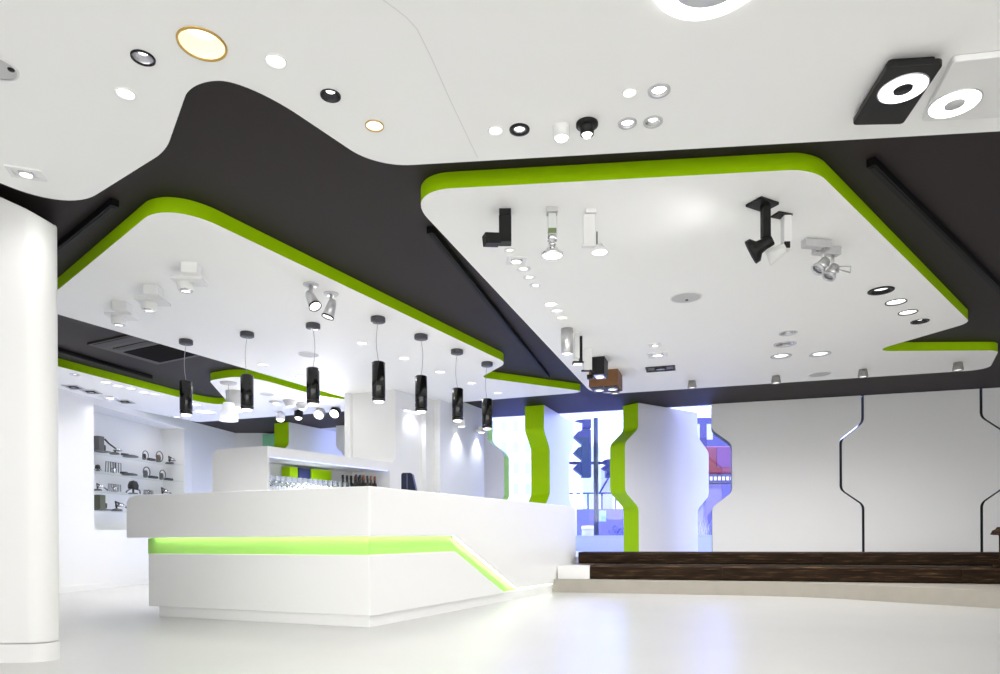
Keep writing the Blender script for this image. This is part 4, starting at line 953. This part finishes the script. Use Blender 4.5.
# street
PAVE = mat('pavement', (.42,.46,.80), .7, noise=.08, nscale=3)  # blue put into the colour to bounce bluish light onto the dark ceiling
bm = NB(); prism(bm, [tuple(wl(-30,2.25)[:2]), tuple(wl(40,2.25)[:2]), (60,70), (-60,70)], -.1, .28); struct('pavement', bm, PAVE)
def street(u, v, Y): return at(u, v, Y)
VIO = mat('violet_wall', (.15,.15,.42), .7, noise=.08, nscale=2)
BLUED = mat('signal_navy', (.02,.03,.12), .5, noise=.1, nscale=5)
TEAL = mat('teal_pole', (.006,.03,.045), .4, noise=.1, nscale=8)
CREAM = mat('cream_wall', (.78,.74,.70), .7, noise=.03, nscale=2)
PALE = mat('pale_facade', (.80,.82,.90), .7, noise=.02, nscale=1)
# low violet wall along the street with railing
YW = 22.0
bm = NB(); a, b = at(565,536,YW), at(640,536,YW); prism(bm, [(a.x-1,YW),(b.x+.6,YW),(b.x+.6,YW+.3),(a.x-1,YW+.3)], .28, at(600,509,YW).z)
o = obj('street_wall', bm, VIO); tag(o, 'low violet wall across the street beneath the railing', 'wall')
railing = t = thing('railing', 'thin dark railing on the violet wall across the street', 'railing', (0,0,0))
zt, zb = at(600,493,YW).z, at(600,509,YW).z
bm = NB(); box(bm, ((a.x+b.x)/2, YW+.1, zt), (b.x-a.x+1.5, .05, .05)); obj('handrail', bm, BLUED, t)
for j in range(9):
    bm = NB(); x = a.x-.6 + (b.x-a.x+1.2)*j/8; box(bm, (x, YW+.1, (zt+zb)/2), (.05,.04,zt-zb)); obj('baluster', bm, BLUED, t)
# pole
YP = 17.0; p0 = at(596.3,536,YP); k = YP/F
t = thing('street_pole', 'dark teal street pole seen through the window', 'pole', (p0.x, YP, .28))
ztop = at(596.3,418,YP).z - .28
bm = NB(); tube(bm, (0,0,0), (0,0,ztop), 2.6*k, 2.4*k); obj('shaft', bm, TEAL, t)
bm = NB(); lathe(bm, [(3.4*k,0),(3.4*k,.25),(2.7*k,.3)], 20); obj('foot', bm, TEAL, t)
bm = NB(); box(bm, (-.25, 0, at(596,463,YP).z-.28), (1.3,.05,.07)); obj('cross_arm', bm, BLUED, t)
bm = NB(); box(bm, (6.5*k, .02, at(596,516,YP).z-.28), (7*k,.03,11*k)); e = obj('notice_plate', bm, mat('pale_green_plate', (.5,.75,.35), .5, noise=.03, nscale=6), t); e['label'] = 'pale green notice plate'
# traffic lights seen from the side
def signal(u0, u1, v0, v1, label, lamps=3):
    a = at(u0, v1, YP); b = at(u1, v0, YP); w = b.x-a.x; h = b.z-a.z; cx, cz = (a.x+b.x)/2, (a.z+b.z)/2
    t = thing('traffic_light', label, 'traffic light', (cx, YP-.32, cz), 'traffic lights outside the window')
    bm = NB(); box(bm, (w*.15,0,0), (w*.55,.28,h)); obj('housing', bm, BLUED, t, bevel=.02)
    for j in range(lamps):
        z = h*(.33 - .33*j)
        bm = NB(); prof = [(-w*.12, h*.14),(-w*.30,h*.13),(-w*.58,h*.02),(-w*.45,-h*.02),(-w*.2,-h*.10),(-w*.12,-h*.12)]
        A = [bm.verts.new((x,-.12,z+zz)) for x, zz in prof]; B = [bm.verts.new((x,.12,z+zz)) for x, zz in prof]
        for i in range(len(prof)): bm.faces.new([A[i], A[(i+1)%len(prof)], B[(i+1)%len(prof)], B[i]])
        bm.faces.new(A[::-1]); bm.faces.new(B); obj('visor', bm, BLUED, t)
    bm = NB(); box(bm, (w*.15,.217,0), (w*.25,.154,h*.9)); obj('bracket', bm, TEAL, t)
signal(573,590,432,479,'lower navy traffic light with hooded lamps beside the teal pole')
signal(575,590,422,431,'upper navy traffic signal housing above the hooded lamps', 1)
signal(600,609,461,479,'navy traffic signal to the right of the teal pole', 2)
q = at(593,532,20.0); t = thing('street_barrel', 'pale violet drum standing by the violet wall outside', 'barrel', (at(588,536,20).x, 20.0, .28)); k = 20/F
bm = NB(); lathe(bm, [(0,0),(6.2*k,0),(6.4*k,.25),(6*k,.3),(6.4*k,.35),(6.2*k,.62),(5.8*k,.68),(0,.68)], 24); obj('drum', bm, mat('pale_violet_drum', (.55,.56,.85), .5, noise=.04, nscale=4), t)
bm = NB(); lathe(bm, [(6.6*k,.66),(6.7*k,.72),(6*k,.76),(0,.77)], 24); obj('lid', bm, mat('pale_lid', (.7,.7,.9), .5, noise=.04, nscale=4), t)
# potted shrub
YS = 19.5; k = YS/F; p = at(617,536,YS); t = thing('potted_shrub', 'small leafy shrub in a pale pot by the street wall', 'plant', (p.x, YS, .28))
bm = NB(); lathe(bm, [(0,0),(3.6*k,0),(4.6*k,.3),(4.2*k,.3),(3.9*k,.26),(0,.26)], 20); obj('pot', bm, PALE, t)
bm = NB()
for j in range(170):
    v = Vector((random.gauss(0,1), random.gauss(0,1), random.gauss(0,1))).normalized()*random.uniform(.10,.27) + Vector((0,0,.52))
    d = Vector((random.gauss(0,1), random.gauss(0,1), random.gauss(0,.7))).normalized(); s = d.cross(Vector((0,0,1))).normalized()*.022
    bm.faces.new([bm.verts.new(x) for x in (v, v+d*.05+s, v+d*.11, v+d*.05-s)])
obj('foliage', bm, mat('bluish_leaf', (.05,.07,.20), .6, noise=.2, nscale=10), t)
# leaning site boards and posts
YB = 20.5; k = YB/F
def leaning(name, label, u0, v0, u1, v1, w, m, cat):
    a, b = at(u0,v0,YB), at(u1,v1,YB); bm = NB(); d = (b-a); L = d.length
    M = Matrix.Translation((a+b)/2) @ d.to_track_quat('Z','Y').to_matrix().to_4x4(); box(bm, (0,0,0), (w*k,.08,L), M)
    o = obj(name, bm, m, bevel=.01); tag(o, label, cat)
leaning('street_post', 'cream post with a white brace left of the traffic light outside', 575, 551, 574.5, 455, 3.5, CREAM, 'post')
def strut(name, u0, v0, u1, v1, w, m, parent, Y, label=None):
    a, b = at(u0,v0,Y), at(u1,v1,Y); bm = NB(); d = b-a
    M = Matrix.Translation((a+b)/2) @ d.to_track_quat('Z','Y').to_matrix().to_4x4(); box(bm, (0,0,0), (w*Y/F,.06,d.length), M)
    o = obj(name, bm, m); o.parent = parent
    if label: o['label'] = label
sp = [o for o in COL.objects if o.name == 'street_post'][0]
strut('brace', 576.5, 480, 586.5, 508, 3.2, PALE, sp, YB-.1, 'white slanting brace')
strut('brace', 599, 494, 609.5, 476, .7, BLUED, railing, YW)
# far buildings
def building(name, label, u0, u1, v0, Y, m, wins=True, rows=4, cols=4):
    a, b = at(u0, v0, Y), at(u1, v0, Y); t = thing(name, label, 'building', ((a.x+b.x)/2, Y, .28), 'buildings across the street')
    w, h = b.x-a.x, a.z-.28
    bm = NB(); box(bm, (0,2,h/2), (w,4,h)); obj('wall', bm, m, t)
    bm = NB(); box(bm, (0,1.95,h+.08), (w*1.02,4.1,.16)); obj('roof', bm, PALE, t)
    WG = mat('far_window', (.45,.50,.72), .3, noise=.1, nscale=3)
    for i in range(cols):
        for j in range(rows):
            bm = NB(); box(bm, (-w/2+w*(i+.5)/cols, -.02, h*(j+.55)/rows), (w/cols*.45,.06,h/rows*.5)); obj('window', bm, WG, t)
building('street_building', 'pale teal building behind the street pole', 590, 600, 447, 45, mat('teal_pale', (.50,.66,.74), .6, noise=.05, nscale=.6), rows=6, cols=2)
building('street_building', 'white building seen through the narrow window beside the nearly edge-on panel', 486, 545, 396, 48, mat('bright_facade', (.88,.88,.92), .7, noise=.02, nscale=.6), rows=7, cols=5)
building('street_building', 'grey-blue spire-roofed building right of the street pole', 601, 613, 468, 50, mat('greyblue_facade', (.50,.54,.72), .7, noise=.05, nscale=.6), rows=3, cols=2)
building('street_building', 'violet building high in the narrow window above the bus', 690, 742, 418, 44, mat('violet_facade', (.05,.05,.19), .6, noise=.06, nscale=.6), rows=4, cols=4)
# bus
YC = 24.0; a, b = at(704,536,YC), at(752,446,YC); t = thing('bus', 'red and violet bus passing the narrow window', 'bus', ((a.x+b.x)/2, YC, .28)); w = b.x-a.x; h = b.z-.28
RED = mat('bus_red', (.17,.008,.022), .35, noise=.05, nscale=3); MAG = mat('bus_magenta', (.12,.02,.13), .3, noise=.05, nscale=3)
z1, z2 = at(720,474,YC).z-.28, at(720,483,YC).z-.28
bm = NB(); box(bm, (0,1.2,(h+z1)/2), (w,2.4,h-z1)); obj('upper_body', bm, RED, t, bevel=.08)
bm = NB(); box(bm, (w*.12,-.02,(h+z1)/2+.1), (w*.7,.04,(h-z1)*.7)); obj('upper_window', bm, MAG, t)
bm = NB(); box(bm, (0,1.2,(z1+z2)/2), (w*.99,2.38,z1-z2)); obj('window_band', bm, mat('bus_glass', (.04,.04,.12), .15, noise=.2, nscale=5), t)
for j in range(9):
    bm = NB(); box(bm, (-w*.35+j*w*.085, -.02, (z1+z2)/2), (w*.05,.03,(z1-z2)*.4)); obj('passenger_pane', bm, PALE, t)
bm = NB(); box(bm, (0,1.2,z2/2+.12), (w,2.4,z2-.25)); obj('lower_body', bm, mat('bus_violet', (.06,.055,.22), .35, noise=.05, nscale=3), t, bevel=.08)
for sx in (-.3,.3):
    bm = NB(); tube(bm, (w*sx,-.02,.32), (w*sx,.3,.32), .32); obj('wheel', bm, BLACK, t)
# tall frosted grasses in front of it
YG = 16.0; t = thing('planter', 'planter of pale bluish grasses outside the narrow window', 'planter', (at(707,536,YG).x, YG, .28))
bm = NB(); box(bm, (0,0,.12), (1.1,.4,.24)); obj('trough', bm, PALE, t, bevel=.01)
bm = NB()
for j in range(120):
    x, y = random.uniform(-.5,.5), random.uniform(-.15,.15); dx = random.gauss(0,.12); hgt = random.uniform(.3,.75)
    bm.faces.new([bm.verts.new(v) for v in ((x-.008,y,.22),(x+.008,y,.22),(x+dx*.5+.006,y,.22+hgt*.6),(x+dx,y,.22+hgt),(x+dx*.5-.006,y,.22+hgt*.6))])
e = obj('grass', bm, mat('frost_grass', (.45,.48,.72), .6, noise=.2, nscale=8), t); e['kind'] = 'stuff'

# ------------------------------------------------------------------ world and view
w = bpy.data.worlds.new('sky_and_fill'); S.world = w; w.use_nodes = True; nt = w.node_tree; bg = nt.nodes['Background']
tc = nt.nodes.new('ShaderNodeTexCoord'); sx = nt.nodes.new('ShaderNodeSeparateXYZ'); mr = nt.nodes.new('ShaderNodeMapRange')
mr.inputs['From Min'].default_value = -.25; mr.inputs['From Max'].default_value = .35
mx = nt.nodes.new('ShaderNodeMix'); mx.data_type = 'RGBA'
mx.inputs[6].default_value = (1.25,1.24,1.22,1); mx.inputs[7].default_value = (.98,1.18,2.6,1)  # neutral half behind the camera is added fill, blue half is daylight
nt.links.new(tc.outputs['Generated'], sx.inputs[0]); nt.links.new(sx.outputs['Y'], mr.inputs['Value']); nt.links.new(mr.outputs[0], mx.inputs[0]); nt.links.new(mx.outputs[2], bg.inputs['Color'])
bg.inputs['Strength'].default_value = 1.0
S.view_settings.view_transform = 'Standard'; S.view_settings.look = 'None'; S.view_settings.gamma = 1.0; S.view_settings.use_curve_mapping = False
S.view_settings.exposure = 1.48
S.cycles.use_denoising = True
S.cycles.max_bounces = 10; S.cycles.diffuse_bounces = 6; S.cycles.sample_clamp_indirect = 6.0
